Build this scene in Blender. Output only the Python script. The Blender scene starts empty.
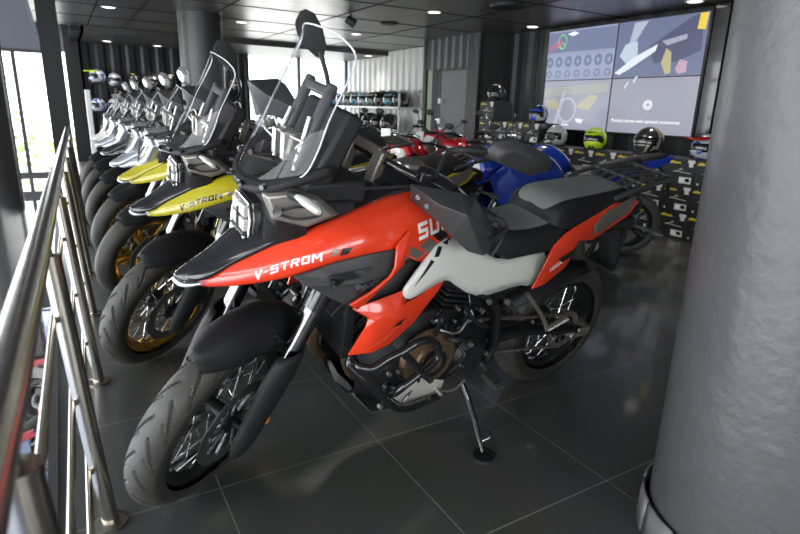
import bpy, bmesh, math, random
from mathutils import Vector, Matrix, noise
from mathutils.bvhtree import BVHTree
PI = math.pi
random.seed(7)
SC = bpy.context.scene
COL = SC.collection
# ------------------------------------------------------------------ materials
MATS = {}
def mat(name, col=(.5, .5, .5), rough=.5, metal=0., coat=0., emit=None, es=1., spec=.5, bump=None, trans=0.):
    if name in MATS: return MATS[name]
    m = bpy.data.materials.new(name); m.use_nodes = True
    nt = m.node_tree; b = nt.nodes['Principled BSDF']
    b.inputs['Base Color'].default_value = (*col, 1)
    b.inputs['Roughness'].default_value = rough
    b.inputs['Metallic'].default_value = metal
    b.inputs['Coat Weight'].default_value = coat
    b.inputs['Coat Roughness'].default_value = .04
    b.inputs['Specular IOR Level'].default_value = spec
    if trans: b.inputs['Transmission Weight'].default_value = trans
    if emit:
        b.inputs['Emission Color'].default_value = (*emit, 1)
        b.inputs['Emission Strength'].default_value = es
    if bump:
        sc, st = bump
        tc = nt.nodes.new('ShaderNodeTexCoord'); n = nt.nodes.new('ShaderNodeTexNoise')
        n.inputs['Scale'].default_value = sc; n.inputs['Detail'].default_value = 4
        bp = nt.nodes.new('ShaderNodeBump'); bp.inputs['Strength'].default_value = st; bp.inputs['Distance'].default_value = .01
        nt.links.new(tc.outputs['Object'], n.inputs['Vector'])
        nt.links.new(n.outputs['Fac'], bp.inputs['Height']); nt.links.new(bp.outputs['Normal'], b.inputs['Normal'])
    MATS[name] = m
    return m
def glass(name, tint=(.96, .98, 1), gl=.75, base=.0):
    if name in MATS: return MATS[name]
    m = bpy.data.materials.new(name); m.use_nodes = True; nt = m.node_tree
    nt.nodes.clear(); o = nt.nodes.new('ShaderNodeOutputMaterial')
    t = nt.nodes.new('ShaderNodeBsdfTransparent'); t.inputs[0].default_value = (*tint, 1)
    g = nt.nodes.new('ShaderNodeBsdfGlossy'); g.inputs['Roughness'].default_value = .03; g.inputs[0].default_value = (gl, gl, gl, 1)
    f = nt.nodes.new('ShaderNodeFresnel'); f.inputs[0].default_value = 1.5
    mx = nt.nodes.new('ShaderNodeMixShader'); ad = nt.nodes.new('ShaderNodeMath'); ad.operation = 'ADD'; ad.inputs[1].default_value = base; ad.use_clamp = True
    ge = nt.nodes.new('ShaderNodeNewGeometry'); mr = nt.nodes.new('ShaderNodeMapRange'); mr.inputs[3].default_value = 1.45; mr.inputs[4].default_value = 1 / 1.45
    nt.links.new(ge.outputs['Backfacing'], mr.inputs[0]); nt.links.new(mr.outputs[0], f.inputs[0])
    nt.links.new(f.outputs[0], ad.inputs[0]); nt.links.new(ad.outputs[0], mx.inputs[0])
    nt.links.new(t.outputs[0], mx.inputs[1]); nt.links.new(g.outputs[0], mx.inputs[2]); nt.links.new(mx.outputs[0], o.inputs[0])
    MATS[name] = m
    return m
def cells_mat(name, cols, scale=9, rough=.25, coat=.6):
    """sharp-edged graphics in several colours, on helmets and kit"""
    if name in MATS: return MATS[name]
    m = mat(name, cols[0], rough, 0, coat); nt = m.node_tree; b = nt.nodes['Principled BSDF']
    tc = nt.nodes.new('ShaderNodeTexCoord')
    dt = nt.nodes.new('ShaderNodeVectorMath'); dt.operation = 'DOT_PRODUCT'; dt.inputs[1].default_value = (scale * .55, 0, scale * .5)
    nz = nt.nodes.new('ShaderNodeTexNoise'); nz.inputs['Scale'].default_value = 9; nz.inputs['Detail'].default_value = 0
    n = nt.nodes.new('ShaderNodeMath'); n.operation = 'ADD'; pg = nt.nodes.new('ShaderNodeMath'); pg.operation = 'PINGPONG'; pg.inputs[1].default_value = 1.0
    r = nt.nodes.new('ShaderNodeValToRGB'); r.color_ramp.interpolation = 'CONSTANT'
    e = r.color_ramp.elements
    while len(e) > 1: e.remove(e[-1])
    e[0].position = 0; e[0].color = (*cols[0], 1)
    for i, c in enumerate(cols[1:]):
        q = e.new((i + 1) / len(cols)); q.color = (*c, 1)
    nt.links.new(tc.outputs['Object'], dt.inputs[0]); nt.links.new(tc.outputs['Object'], nz.inputs['Vector']); nt.links.new(dt.outputs['Value'], n.inputs[0]); nt.links.new(nz.outputs['Fac'], n.inputs[1])
    nt.links.new(n.outputs[0], pg.inputs[0]); nt.links.new(pg.outputs[0], r.inputs[0]); nt.links.new(r.outputs[0], b.inputs['Base Color'])
    return m
# ------------------------------------------------------------------ objects
def tag(o, label=None, cat=None, group=None, kind=None):
    if label: o['label'] = label
    if cat: o['category'] = cat
    if group: o['group'] = group
    if kind: o['kind'] = kind
    return o
def empty(name, loc=(0, 0, 0), rz=0, M=None):
    o = bpy.data.objects.new(name, None); COL.objects.link(o); o.empty_display_size = .2
    if M is not None: o.matrix_world = M
    else: o.location = loc; o.rotation_euler = (0, 0, rz)
    return o
def mesh_obj(name, bm, m, parent=None, smooth=35, bev=0, sub=0, solid=0, T=None, off=-1):
    me = bpy.data.meshes.new(name)
    if T is not None: bmesh.ops.transform(bm, matrix=T, verts=bm.verts)
    bm.normal_update()
    bm.to_mesh(me); bm.free()
    if smooth is not None:
        me.polygons.foreach_set('use_smooth', [True] * len(me.polygons))
        me.set_sharp_from_angle(angle=math.radians(smooth if not sub else 60))
    for q in (m if isinstance(m, (list, tuple)) else [m]): me.materials.append(q)
    o = bpy.data.objects.new(name, me); COL.objects.link(o)
    if parent: o.parent = parent
    if sub: s = o.modifiers.new('sub', 'SUBSURF'); s.levels = s.render_levels = sub
    if solid: s = o.modifiers.new('sol', 'SOLIDIFY'); s.thickness = solid; s.offset = off
    if bev: s = o.modifiers.new('bev', 'BEVEL'); s.width = bev; s.segments = 2; s.limit_method = 'ANGLE'; s.angle_limit = math.radians(30)
    return o
def NB(): return bmesh.new()
def box(bm, x0, x1, y0, y1, z0, z1, T=None, mi=0):
    vs = [bm.verts.new((x, y, z)) for x in (x0, x1) for y in (y0, y1) for z in (z0, z1)]
    F = [(0, 1, 3, 2), (4, 6, 7, 5), (0, 4, 5, 1), (2, 3, 7, 6), (0, 2, 6, 4), (1, 5, 7, 3)]
    for f in F: bm.faces.new([vs[i] for i in f]).material_index = mi
    if T is not None: bmesh.ops.transform(bm, matrix=T, verts=vs)
    return vs
def catmull(P, n=6, closed=False):
    P = [Vector(p) for p in P]; N = len(P); out = []
    if N < 3: return P
    for i in range(N if closed else N - 1):
        a = P[(i - 1) % N] if closed or i > 0 else P[0] * 2 - P[1]
        b, c = P[i], P[(i + 1) % N]
        d = P[(i + 2) % N] if closed or i + 2 < N else P[-1] * 2 - P[-2]
        for k in range(n):
            t = k / n
            out.append(.5 * ((2 * b) + (c - a) * t + (2 * a - 5 * b + 4 * c - d) * t * t + (3 * b - a - 3 * c + d) * t ** 3))
    if not closed: out.append(P[-1])
    return out
def tube(bm, P, r, seg=10, n=6, closed=False, flat=1.0, mi=0):
    """sweep a circle along a smoothed path; r one radius or one per control point"""
    K = len(P)
    R = r if isinstance(r, (list, tuple)) else [r] * K
    Q = catmull(P, n, closed) if n > 1 else [Vector(p) for p in P]
    L = len(Q); rings = []
    up = Vector((0, 0, 1)); prev = None
    for i, p in enumerate(Q):
        if closed: t = Q[(i + 1) % L] - Q[i - 1]
        else: t = Q[min(i + 1, L - 1)] - Q[max(i - 1, 0)]
        if t.length < 1e-9: t = Vector((0, 0, 1))
        t.normalize()
        if prev is None:
            u = t.cross(up)
            if u.length < .1: u = t.cross(Vector((0, 1, 0)))
            u.normalize()
        else:
            u = prev - t * prev.dot(t); u.normalize()
        prev = u; v = t.cross(u)
        f = i / max(1, (L - 1)) * (K - 1) if not closed else i / L * K
        a = int(f) % K; b = (a + 1) % K if closed else min(a + 1, K - 1)
        rr = R[a] * (1 - (f - int(f))) + R[b] * (f - int(f))
        rings.append([bm.verts.new(p + (u * math.cos(k * 2 * PI / seg) + v * math.sin(k * 2 * PI / seg) * flat) * rr) for k in range(seg)])
    for i in range(L if closed else L - 1):
        A, B_ = rings[i], rings[(i + 1) % L]
        for k in range(seg):
            bm.faces.new((A[k], A[(k + 1) % seg], B_[(k + 1) % seg], B_[k])).material_index = mi
    if not closed:
        bm.faces.new(rings[0][::-1]).material_index = mi; bm.faces.new(rings[-1]).material_index = mi
def cyl(bm, a, b, r, r2=None, seg=20, mi=0):
    tube(bm, [a, b], [r, r if r2 is None else r2], seg=seg, n=1, mi=mi)
def lathe(bm, prof, seg=48, M=None, closed=False, mi=0):
    """prof: (radius, height) pairs, turned about Z; M then places it"""
    M = M or Matrix(); rings = []
    for r, h in prof:
        rings.append([bm.verts.new(M @ Vector((r * math.cos(k * 2 * PI / seg), r * math.sin(k * 2 * PI / seg), h))) for k in range(seg)])
    n = len(rings)
    for i in range(n if closed else n - 1):
        A, B_ = rings[i], rings[(i + 1) % n]
        for k in range(seg): bm.faces.new((A[k], A[(k + 1) % seg], B_[(k + 1) % seg], B_[k])).material_index = mi
    if not closed:
        bm.faces.new(rings[0][::-1]).material_index = mi; bm.faces.new(rings[-1]).material_index = mi
def patch(bm, rows, mirror=False, mi=0):
    def one(R):
        V = [[bm.verts.new(p) for p in r] for r in R]
        for i in range(len(V) - 1):
            for j in range(len(V[i]) - 1):
                try: bm.faces.new((V[i][j], V[i + 1][j], V[i + 1][j + 1], V[i][j + 1])).material_index = mi
                except ValueError: pass
    one(rows)
    if mirror: one([[(p[0], -p[1], p[2]) for p in r][::-1] for r in rows])
def poly(bm, P, mi=0):
    vs = [bm.verts.new(p) for p in P]
    f = bm.faces.new(vs); f.material_index = mi
    bm.normal_update()
    bmesh.ops.triangulate(bm, faces=[f], quad_method='BEAUTY', ngon_method='BEAUTY')
def dome(bm, P, push, sc=.7, back=None, mi=0):
    """closed solid: an outline, a smaller raised face pushed out of it and (optionally) one pushed back"""
    P = [Vector(p) for p in P]; c = sum(P, Vector()) / len(P); push = Vector(push)
    o = [bm.verts.new(p) for p in P]; n = len(P)
    def side(pushv, s, flip):
        r = [bm.verts.new(c + (p - c) * s + pushv) for p in P]
        for k in range(n):
            q = (o[k], o[(k + 1) % n], r[(k + 1) % n], r[k])
            bm.faces.new(q[::-1] if flip else q).material_index = mi
        bm.faces.new(r[::-1] if flip else r).material_index = mi
    side(push, sc, False)
    side(Vector(back) if back is not None else -push * .15, .92, True)
    bmesh.ops.recalc_face_normals(bm, faces=bm.faces)
def ico(bm, c, r, sub=2, T=None):
    d = bmesh.ops.create_icosphere(bm, subdivisions=sub, radius=1)
    s = Matrix.Translation(c) @ (T or Matrix()) @ Matrix.Diagonal((*((r, r, r) if not isinstance(r, (tuple, list)) else r), 1))
    bmesh.ops.transform(bm, matrix=s, verts=d['verts'])
    return d['verts']
def mirY(P): return [(p[0], -p[1], p[2]) for p in P]
def kids(o): return [c for c in COL.objects if c.parent == o]
CH = {}
def copy_tree(o, parent=None, swap=None, top=True):
    if top:
        CH.clear()
        for q in COL.objects:
            if q.parent: CH.setdefault(q.parent.name, []).append(q)
    c = o.copy(); COL.objects.link(c)
    if parent is not None: c.parent = parent; c.matrix_parent_inverse = o.matrix_parent_inverse.copy()
    if swap and c.type == 'MESH':
        for s in c.material_slots:
            if s.material and s.material.name in swap:
                t = swap[s.material.name]; s.link = 'OBJECT'; s.material = t
    for ch in CH.get(o.name, []): copy_tree(ch, c, swap, False)
    return c
def text_mesh(body, size=1, bold=0., shear=0.):
    cu = bpy.data.curves.new('t', 'FONT'); cu.body = body; cu.size = size; cu.offset = bold; cu.shear = shear
    cu.resolution_u = 3
    o = bpy.data.objects.new('t', cu); COL.objects.link(o)
    dg = bpy.context.evaluated_depsgraph_get(); dg.update()
    me = bpy.data.meshes.new_from_object(o.evaluated_get(dg))
    bpy.data.objects.remove(o); bpy.data.curves.remove(cu)
    bm = NB(); bm.from_mesh(me); bpy.data.meshes.remove(me)
    return bm
GLY = {'V': [[(0, 1), (.28, 1), (.5, .35), (.5, 0), (.36, 0)], [(1, 1), (.72, 1), (.5, .35), (.5, 0), (.64, 0)]],
 '-': [[(.1, .4), (.9, .4), (.9, .62), (.1, .62)]],
 'S': [[(.05, .78), (1, .78), (1, 1), (.05, 1)], [(0, .4), (.25, .4), (.25, .95), (0, .95)], [(.05, .4), (.95, .4), (.95, .61), (.05, .61)], [(.75, .05), (1, .05), (1, .58), (.75, .58)], [(0, 0), (.95, 0), (.95, .22), (0, .22)]],
 'T': [[(0, .77), (1, .77), (1, 1), (0, 1)], [(.37, 0), (.63, 0), (.63, .78), (.37, .78)]],
 'R': [[(0, 0), (.25, 0), (.25, 1), (0, 1)], [(.2, .78), (.95, .78), (.95, 1), (.2, 1)], [(.75, .45), (1, .45), (1, .95), (.75, .95)], [(.2, .36), (.95, .36), (.95, .56), (.2, .56)], [(.45, .38), (.72, .38), (1.02, 0), (.74, 0)]],
 'O': [[(0, .06), (.25, .06), (.25, .94), (0, .94)], [(.75, .06), (1, .06), (1, .94), (.75, .94)], [(.06, .78), (.94, .78), (.94, 1), (.06, 1)], [(.06, 0), (.94, 0), (.94, .22), (.06, .22)]],
 'M': [[(0, 0), (.22, 0), (.22, 1), (0, 1)], [(.78, 0), (1, 0), (1, 1), (.78, 1)], [(.0, 1), (.26, 1), (.58, .3), (.42, .3)], [(1, 1), (.74, 1), (.42, .3), (.58, .3)]],
 'U': [[(0, .06), (.25, .06), (.25, 1), (0, 1)], [(.75, .06), (1, .06), (1, 1), (.75, 1)], [(.06, 0), (.94, 0), (.94, .22), (.06, .22)]],
 'Z': [[(0, .78), (1, .78), (1, 1), (0, 1)], [(0, 0), (1, 0), (1, .22), (0, .22)], [(0, .22), (.3, .22), (1, .78), (.7, .78)]],
 'K': [[(0, 0), (.25, 0), (.25, 1), (0, 1)], [(.2, .4), (.7, 1), (1, 1), (.4, .35)], [(.3, .55), (.72, 0), (1.02, 0), (.5, .65)]],
 'I': [[(.3, 0), (.6, 0), (.6, 1), (.3, 1)]]}
def block_text(word, shear=.2, gap=.22):
    bm = NB(); x = 0
    for ch in word:
        w = .5 if ch in 'I-' else .95 if ch != 'M' else 1.15
        for P in GLY[ch]:
            bm.faces.new([bm.verts.new((x + p[0] * w + p[1] * shear, p[1], 0)) for p in P])
        x += w + gap
    return bm
def conform(bm, target, T, lift=.0012, reach=.2, cuts=3):
    """press a flat decal (in its XY plane, placed by T in the parent's frame) on to a target part"""
    bmesh.ops.triangulate(bm, faces=bm.faces)
    for _ in range(cuts):
        ed = [e for e in bm.edges if e.calc_length() * T.to_scale()[0] > .012]
        if not ed: break
        bmesh.ops.subdivide_edges(bm, edges=ed, cuts=1); bmesh.ops.triangulate(bm, faces=bm.faces)
    bmesh.ops.transform(bm, matrix=T, verts=bm.verts)
    dg = bpy.context.evaluated_depsgraph_get()
    tree = BVHTree.FromObject(target, dg)
    n = (T.to_3x3() @ Vector((0, 0, 1))).normalized()
    for v in bm.verts:
        h = tree.ray_cast(v.co + n * reach, -n, reach * 2)
        if h[0] is not None:
            nn = h[1] if h[1].dot(n) > 0 else -h[1]
            v.co = h[0] + nn * lift
def frame_from(a, b, c):
    """matrix with origin a, x towards b, y roughly towards c"""
    a, b, c = Vector(a), Vector(b), Vector(c); x = (b - a).normalized(); z = x.cross(c - a).normalized(); y = z.cross(x)
    M = Matrix((x, y, z)).transposed().to_4x4(); M.translation = a
    return M
# ------------------------------------------------------------------ common materials
M_RED = mat('paint_orange_red', (.72, .045, .013), .22, 0, 1.)
M_YEL = mat('paint_yellow', (.47, .40, .015), .22, 0, 1.)
M_WHT = mat('paint_pearl_white', (.62, .61, .56), .28, 0, .8)
M_BLKG = mat('gloss_black', (.012, .012, .014), .12, 0, .6)
M_BLKM = mat('matte_black_plastic', (.017, .017, .018), .5, spec=.28, bump=(300, .15))
M_DGR = mat('dark_grey_plastic', (.046, .046, .046), .45, spec=.35)
M_GUN = mat('gunmetal', (.23, .21, .185), .38, .6)
M_ALU = mat('satin_aluminium', (.62, .6, .56), .3, .9)
M_CHR = mat('chrome', (.8, .8, .8), .08, 1)
M_DCHR = mat('dark_chrome', (.22, .22, .23), .14, 1)
M_SEAT = mat('seat_vinyl_grey', (.19, .205, .197), .5, bump=(500, .2))
M_SEATB = mat('seat_vinyl_black', (.016, .016, .017), .5, spec=.3, bump=(500, .2))
M_TREAD = mat('tyre_tread_lighter', (.05, .047, .042), .55, bump=(120, .1))  # tread band in a lighter tone than the sidewall rubber
M_TYRE = mat('tyre_rubber', (.03, .029, .027), .5, bump=(120, .1))
M_RIMB = mat('rim_black', (.02, .02, .02), .3, .4)
M_RIMG = mat('rim_gold', (.62, .36, .05), .25, .9)
M_ENG = mat('engine_black', (.018, .018, .019), .4, .3)
M_BRZ = mat('bronze_cover', (.2, .13, .075), .4, .7)
M_GLASS = glass('clear_screen')
M_LENS = mat('clear_lens', (.75, .76, .74), .1, .2, 1.)
M_LENSW = mat('lens_reflector', (.62, .63, .58), .15, .4, 1., emit=(1, .97, .85), es=.06)
M_AMB = mat('amber_lens', (.8, .22, .02), .15, 0, 1.)
M_DISC = mat('brake_steel', (.3, .3, .3), .3, .9)
M_SIL = mat('paint_silver', (.42, .44, .46), .25, .6, .8)
M_BLUE = mat('paint_blue', (.008, .035, .3), .2, .1, 1.)
M_DRED = mat('paint_deep_red', (.42, .01, .012), .2, .1, 1.)
M_NEON = mat('neon_yellow', (.6, .85, .02), .35)
M_WPL = mat('white_plastic', (.75, .75, .73), .35)
M_EDGE = mat('screen_edge', (.6, .62, .66), .15, .1, .5)
# ------------------------------------------------------------------ motorcycles (x forward, y left, z up, rear axle over the origin)
U_ST = Vector((-.4305, 0, .9026)); P_ST = Vector((1.665, 0, 0))
def steerM(s): return Matrix.Translation(P_ST) @ Matrix.Rotation(s, 4, U_ST) @ Matrix.Translation(-P_ST)
def tyre_bm(R, w, T, grooves=26, detail=True):
    bm = NB(); nt = (720 if w < .13 else 360) if detail else 96; nq = 44 if detail else 12
    hs = .056 if w < .13 else .066; V = []; G = []
    for i in range(nt):
        th = 2 * PI * i / nt; row = []; gr = []
        for j in range(nq + 1):
            q = -PI * .62 + 2 * PI * .62 * j / nq
            r = R - hs + hs * math.cos(q); y = w / 2 * math.sin(q) / math.sin(min(PI / 2, abs(q)) if abs(q) > PI / 2 else PI / 2)
            s = abs(q) / (PI * .62); d = 0
            if detail and s < .62:
                side = 1 if q > 0 else -1
                per = 2 * PI / grooves
                ph = (th + (per * .5 if side > 0 else 0) + .85 * (s ** 1.35)) % per
                if ph > per / 2: ph -= per
                a_ = abs(ph) * R
                if a_ < .009 and .06 < s < .6: d = .008 * min(1, (1 - a_ / .009) * 1.7) * min(1, (s - .06) * 25, (.6 - s) * 25)
                ph2 = (th + per * .3 + (per * .5 if side > 0 else 0) + .5 * s) % per
                if ph2 > per / 2: ph2 -= per
                a_ = abs(ph2) * R
                if a_ < .006 and .2 < s < .42: d = max(d, .006 * (1 - a_ / .006))
                if abs(s - .62) < .0: d = .002
            r -= d; gr.append(False)
            row.append(bm.verts.new(T @ Vector((r * math.cos(th), y, r * math.sin(th)))))
        V.append(row); G.append(gr)
    for i in range(nt):
        A, B_ = V[i], V[(i + 1) % nt]
        for j in range(nq):
            f = bm.faces.new((A[j], B_[j], B_[j + 1], A[j + 1])); f.material_index = 1 if G[i][j] or not (nq * .2 <= j < nq * .8) else 0
    return bm
RX = Matrix.Rotation(-PI / 2, 4, 'X')      # lathe axis Z -> +Y
def wheel(parent, name, cx, R, w, rimR, S, mrim, spokes=True, discs=(1, -1), discR=.15, detail=True):
    C = S @ Matrix.Translation((cx, 0, R))
    bm = NB(); h = w * .36
    lathe(bm, [(rimR - .012, -h), (rimR + .004, -h), (rimR + .004, -h + .006), (rimR - .01, -h + .02), (rimR - .024, 0), (rimR - .01, h - .02), (rimR + .004, h - .006), (rimR + .004, h), (rimR - .012, h), (rimR - .034, .022), (rimR - .034, -.022)], 72, C @ RX, closed=True)
    wh = mesh_obj(name, bm, mrim, parent)
    mesh_obj('tyre', tyre_bm(R, w, C, 18, detail), [M_TREAD, M_TYRE], wh, smooth=35)
    bm = NB()
    lathe(bm, [(.028, -.07), (.05, -.06), (.05, -.045), (.026, -.035), (.026, .035), (.05, .045), (.05, .06), (.028, .07)], 28, C @ RX)
    cyl(bm, C @ Vector((0, -.11, 0)), C @ Vector((0, .11, 0)), .014)
    mesh_obj('hub', bm, M_ENG, wh)
    if spokes:
        bm = NB(); N = 32
        for k in range(N):
            a = 2 * PI * k / N; sgn = 1 if k % 2 else -1; da = .55 * (1 if (k // 2) % 2 else -1)
            p0 = C @ Vector((.048 * math.cos(a + da), sgn * .052, .048 * math.sin(a + da)))
            p1 = C @ Vector(((rimR - .02) * math.cos(a), sgn * .018, (rimR - .02) * math.sin(a)))
            tube(bm, [p0, p1], .0025, seg=6, n=1)
        tag(mesh_obj('spokes', bm, M_CHR, wh), 'bright crossed wire spokes')
    else:
        bm = NB()
        for k in range(5):
            a = 2 * PI * k / 5
            for d in (-.13, .13):
                tube(bm, [C @ Vector((.03 * math.cos(a), 0, .03 * math.sin(a))), C @ Vector(((rimR - .02) * math.cos(a + d), 0, (rimR - .02) * math.sin(a + d)))], [.016, .011], seg=8, n=1)
        mesh_obj('wheel_spokes', bm, mrim, wh)
    for sd in discs:
        bm = NB(); y = .07 * sd
        M = C @ Matrix.Translation((0, y, 0)) @ RX
        N = 60; rings = []
        for rr, hh in ((discR * .72, -.002), (discR * .72, .002), (discR, .002), (discR, -.002)):
            rings.append([bm.verts.new(M @ Vector(((rr + (.003 * math.sin(k * 2 * PI / N * 10) if rr == discR else 0)) * math.cos(k * 2 * PI / N), (rr + (.003 * math.sin(k * 2 * PI / N * 10) if rr == discR else 0)) * math.sin(k * 2 * PI / N), hh))) for k in range(N)])
        for i in range(4):
            A, B_ = rings[i], rings[(i + 1) % 4]
            for k in range(N): bm.faces.new((A[k], A[(k + 1) % N], B_[(k + 1) % N], B_[k]))
        for k in range(10):
            a = 2 * PI * k / 10
            tube(bm, [C @ Vector((.045 * math.cos(a), y * .9, .045 * math.sin(a))), C @ Vector((discR * .76 * math.cos(a + .25), y, discR * .76 * math.sin(a + .25)))], .005, seg=6, n=1)
            ico(bm, C @ Vector((discR * .74 * math.cos(a + .25), y + .003 * sd, discR * .74 * math.sin(a + .25))), .006, 1)
        mesh_obj('brake_disc', bm, M_DISC, wh)
    return wh
def fender_bm(S, cx, cz, R, w, a0, a1, drop=.05, n=22):
    """a curved mudguard hugging a wheel from angle a0 to a1 (degrees above straight ahead)"""
    rows = []
    for i in range(n + 1):
        t = i / n; a = math.radians(a0 + (a1 - a0) * t)
        e = min(1, .12 + 4.4 * t) if t < .2 else 1
        e2 = 1 if t < .85 else 1 - (t - .85) * 1.5
        row = []
        for j in range(13):
            u = (j - 6) / 6; ww = w / 2 * math.sqrt(e) * e2
            rr = R - drop * abs(u) ** 2.6 * (.6 + .4 * e)
            row.append(S @ Vector((cx + rr * math.cos(a), u * ww, cz + rr * math.sin(a))))
        rows.append(row)
    bm = NB(); patch(bm, rows)
    return bm
def decal_text(parent, name, body, target, a, b, c, height, m, bold=0, shear=.25, fit=None, flip=False):
    bm = block_text(body, shear) if all(c in GLY for c in body) else text_mesh(body, 1, bold, shear)
    xs = [v.co.x for v in bm.verts]; ys = [v.co.y for v in bm.verts]
    x0, x1, y0, y1 = min(xs), max(xs), min(ys), max(ys)
    L = (Vector(b) - Vector(a)).length
    bmesh.ops.transform(bm, matrix=Matrix.Diagonal((L / (x1 - x0), height / (y1 - y0), 1, 1)) @ Matrix.Translation((-x0, -y0, 0)), verts=bm.verts)
    conform(bm, target, frame_from(a, b, c))
    return mesh_obj(name, bm, m, parent, smooth=None)
def decal_poly(parent, name, P, target, m, lift=.001, out=1):
    """a flat-coloured marking with the given corner points, pressed on to the panel"""
    P = [Vector(p) for p in P]
    a = P[0]; far = max(P, key=lambda p: (p - a).length)
    third = max(P, key=lambda p: ((far - a).cross(p - a)).length)
    M = frame_from(a, far, third)
    if (M.to_3x3() @ Vector((0, 0, 1))).y * out < 0: M = M @ Matrix.Rotation(PI, 4, 'X')
    Mi = M.inverted(); bm = NB()
    bm.faces.new([bm.verts.new(Mi @ p * 1) for p in P])
    for v in bm.verts: v.co.z = 0
    conform(bm, target, M, lift=lift, cuts=4)
    return mesh_obj(name, bm, m, parent, smooth=None)

def build_adventure(style, SW, SB, paint, rim, detail=True):
    """big adventure motorcycle: SW steering of the front wheel and fork, SB of the handlebar"""
    r = empty('motorcycle')
    big = style == 'big'
    I = Matrix(); FW = steerM(SW); BR = steerM(SB)
    # wheels
    fwh = wheel(r, 'front_wheel', 1.555, .33, .112, .241, FW, rim, big, (1, -1), .155, detail)
    wheel(r, 'rear_wheel', 0, .321, .15, .216, I, rim, big, (-1,), .13, detail)
    # fork
    ax = Vector((1.553, 0, .33)); tp = Vector((1.24, 0, 1.02)); dv = tp - ax
    for s in (1, -1):
        off = Vector((0, .125 * s, 0))
        bm = NB(); T = FW
        tube(bm, [T @ (ax + off + dv * .27), T @ (ax + off + dv * .66)], .0275, seg=20, n=1)
        lg = tag(mesh_obj('fork_leg', bm, M_DCHR, r), 'polished dark fork leg')
        bm = NB(); tube(bm, [T @ (ax + off + dv * .62), T @ (ax + off + dv * 1.0)], .0325, seg=20, n=1)
        tube(bm, [T @ (ax + off + dv * .6), T @ (ax + off + dv * .64)], .032, seg=20, n=1)
        mesh_obj('outer_tube', bm, M_BLKG, lg)
        bm = NB()
        # lower casting and guard
        pts = []
        for t, wd in ((-.08, .02), (-.03, .036), (.1, .04), (.25, .046), (.37, .05), (.43, .035)):
            c = ax + off + dv * t; pts.append((c, wd))
        rows = []
        for c, wd in pts:
            row = []
            for k in range(13):
                a = PI * (k - 1) / 10
                row.append(T @ (c + Vector((math.cos(a) * wd * 1.5 + .016, s * math.sin(a) * wd * .8 + s * .004, 0))))
            rows.append(row)
        patch(bm, rows)
        mesh_obj('fork_guard', bm, M_BLKM, lg, solid=.004, sub=1, off=0)
        bm = NB(); tube(bm, [T @ (ax + off + dv * -.06), T @ (ax + off + dv * .3)], .027, seg=16, n=1)
        ico(bm, T @ (ax + off), .034, 2)
        mesh_obj('lower_casting', bm, M_ENG, lg)
        bm = NB()
        ico(bm, T @ (ax + off + Vector((-.035, s * .03, .06))), (.01, .008, .02), 2)
        mesh_obj('side_reflector', bm, M_AMB, lg)
        bm = NB()
        cc = ax + Vector((-.13, .088 * s, .05)); box(bm, -.035, .035, -.022, .03, -.06, .06, T @ Matrix.Translation(cc) @ Matrix.Rotation(.5, 4, 'Y'))
        for q in (-.03, .03): cyl(bm, T @ (cc + Vector((0, s * .02, q))), T @ (cc + Vector((0, s * .04, q))), .015)
        mesh_obj('brake_caliper', bm, M_DGR, lg, bev=.006)
    bm = NB(); box(bm, 1.19, 1.34, -.155, .155, .86, .9, FW); box(bm, 1.16, 1.29, -.15, .15, 1.0, 1.035, FW)
    mesh_obj('fork_clamp', bm, M_DGR, r, bev=.01)
    bm = fender_bm(FW, 1.555, .33, .392 if big else .375, .16, 66 if big else 58, 150, .085)
    fd = mesh_obj('front_fender', bm, M_BLKM, r, solid=.005)
    bm = NB()
    for s in (1, -1):
        tube(bm, [FW @ Vector((1.47, .07 * s, .66)), FW @ Vector((1.42, .1 * s, .6)), FW @ Vector((1.43, .115 * s, .52))], .008, seg=8)
        tube(bm, [FW @ Vector((1.33, .06 * s, .68)), FW @ Vector((1.28, .05 * s, .84)), FW @ Vector((1.26, .04 * s, .96))], .006, seg=8)
    mesh_obj('brake_hose', bm, M_BLKG, fd)
    # ---- bodywork
    S_ = 1
    st = [
        [(1.600, .006, .800), (1.597, .018, .796), (1.594, .024, .789), (1.588, .022, .782)],
        [(1.547, .05, .838), (1.54, .074, .828), (1.535, .085, .812), (1.532, .072, .80)],
        [(1.449, .09, .901), (1.45, .128, .885), (1.46, .142, .86), (1.476, .122, .824)],
        [(1.345, .14, .971), (1.36, .173, .94), (1.38, .19, .90), (1.401, .172, .855)],
        [(1.256, .158, 1.009), (1.265, .198, .98), (1.28, .222, .94), (1.30, .212, .901)],
        [(1.20, .145, 1.022), (1.20, .197, .995), (1.20, .228, .955), (1.20, .218, .908)],
        [(1.10, .12, 1.041), (1.1, .182, 1.017), (1.09, .222, .965), (1.077, .222, .915)],
        [(1.045, .105, 1.05), (1.03, .175, 1.024), (1.03, .216, .96), (1.035, .222, .88)],
        [(.98, .10, 1.058), (.965, .165, 1.032), (.965, .203, .965), (.985, .212, .86)],
        [(.90, .10, 1.056), (.88, .158, 1.024), (.885, .188, .955), (.92, .195, .86)],
        [(.80, .10, 1.03), (.78, .145, 1.0), (.77, .165, .95), (.80, .17, .86)],
        [(.68, .09, .955), (.66, .125, .935), (.65, .135, .90), (.66, .14, .86)]]
    bm = NB(); patch(bm, st, mirror=True)
    body = mesh_obj('bodywork', bm, paint, r, sub=2, solid=.006)
    tag(body, 'glossy painted tank side and beak')
    # black top of the beak
    bm = NB()
    tb = [[(1.648, -.004, .812), (1.65, 0, .815), (1.648, .004, .812)]]
    tb = []
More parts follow.
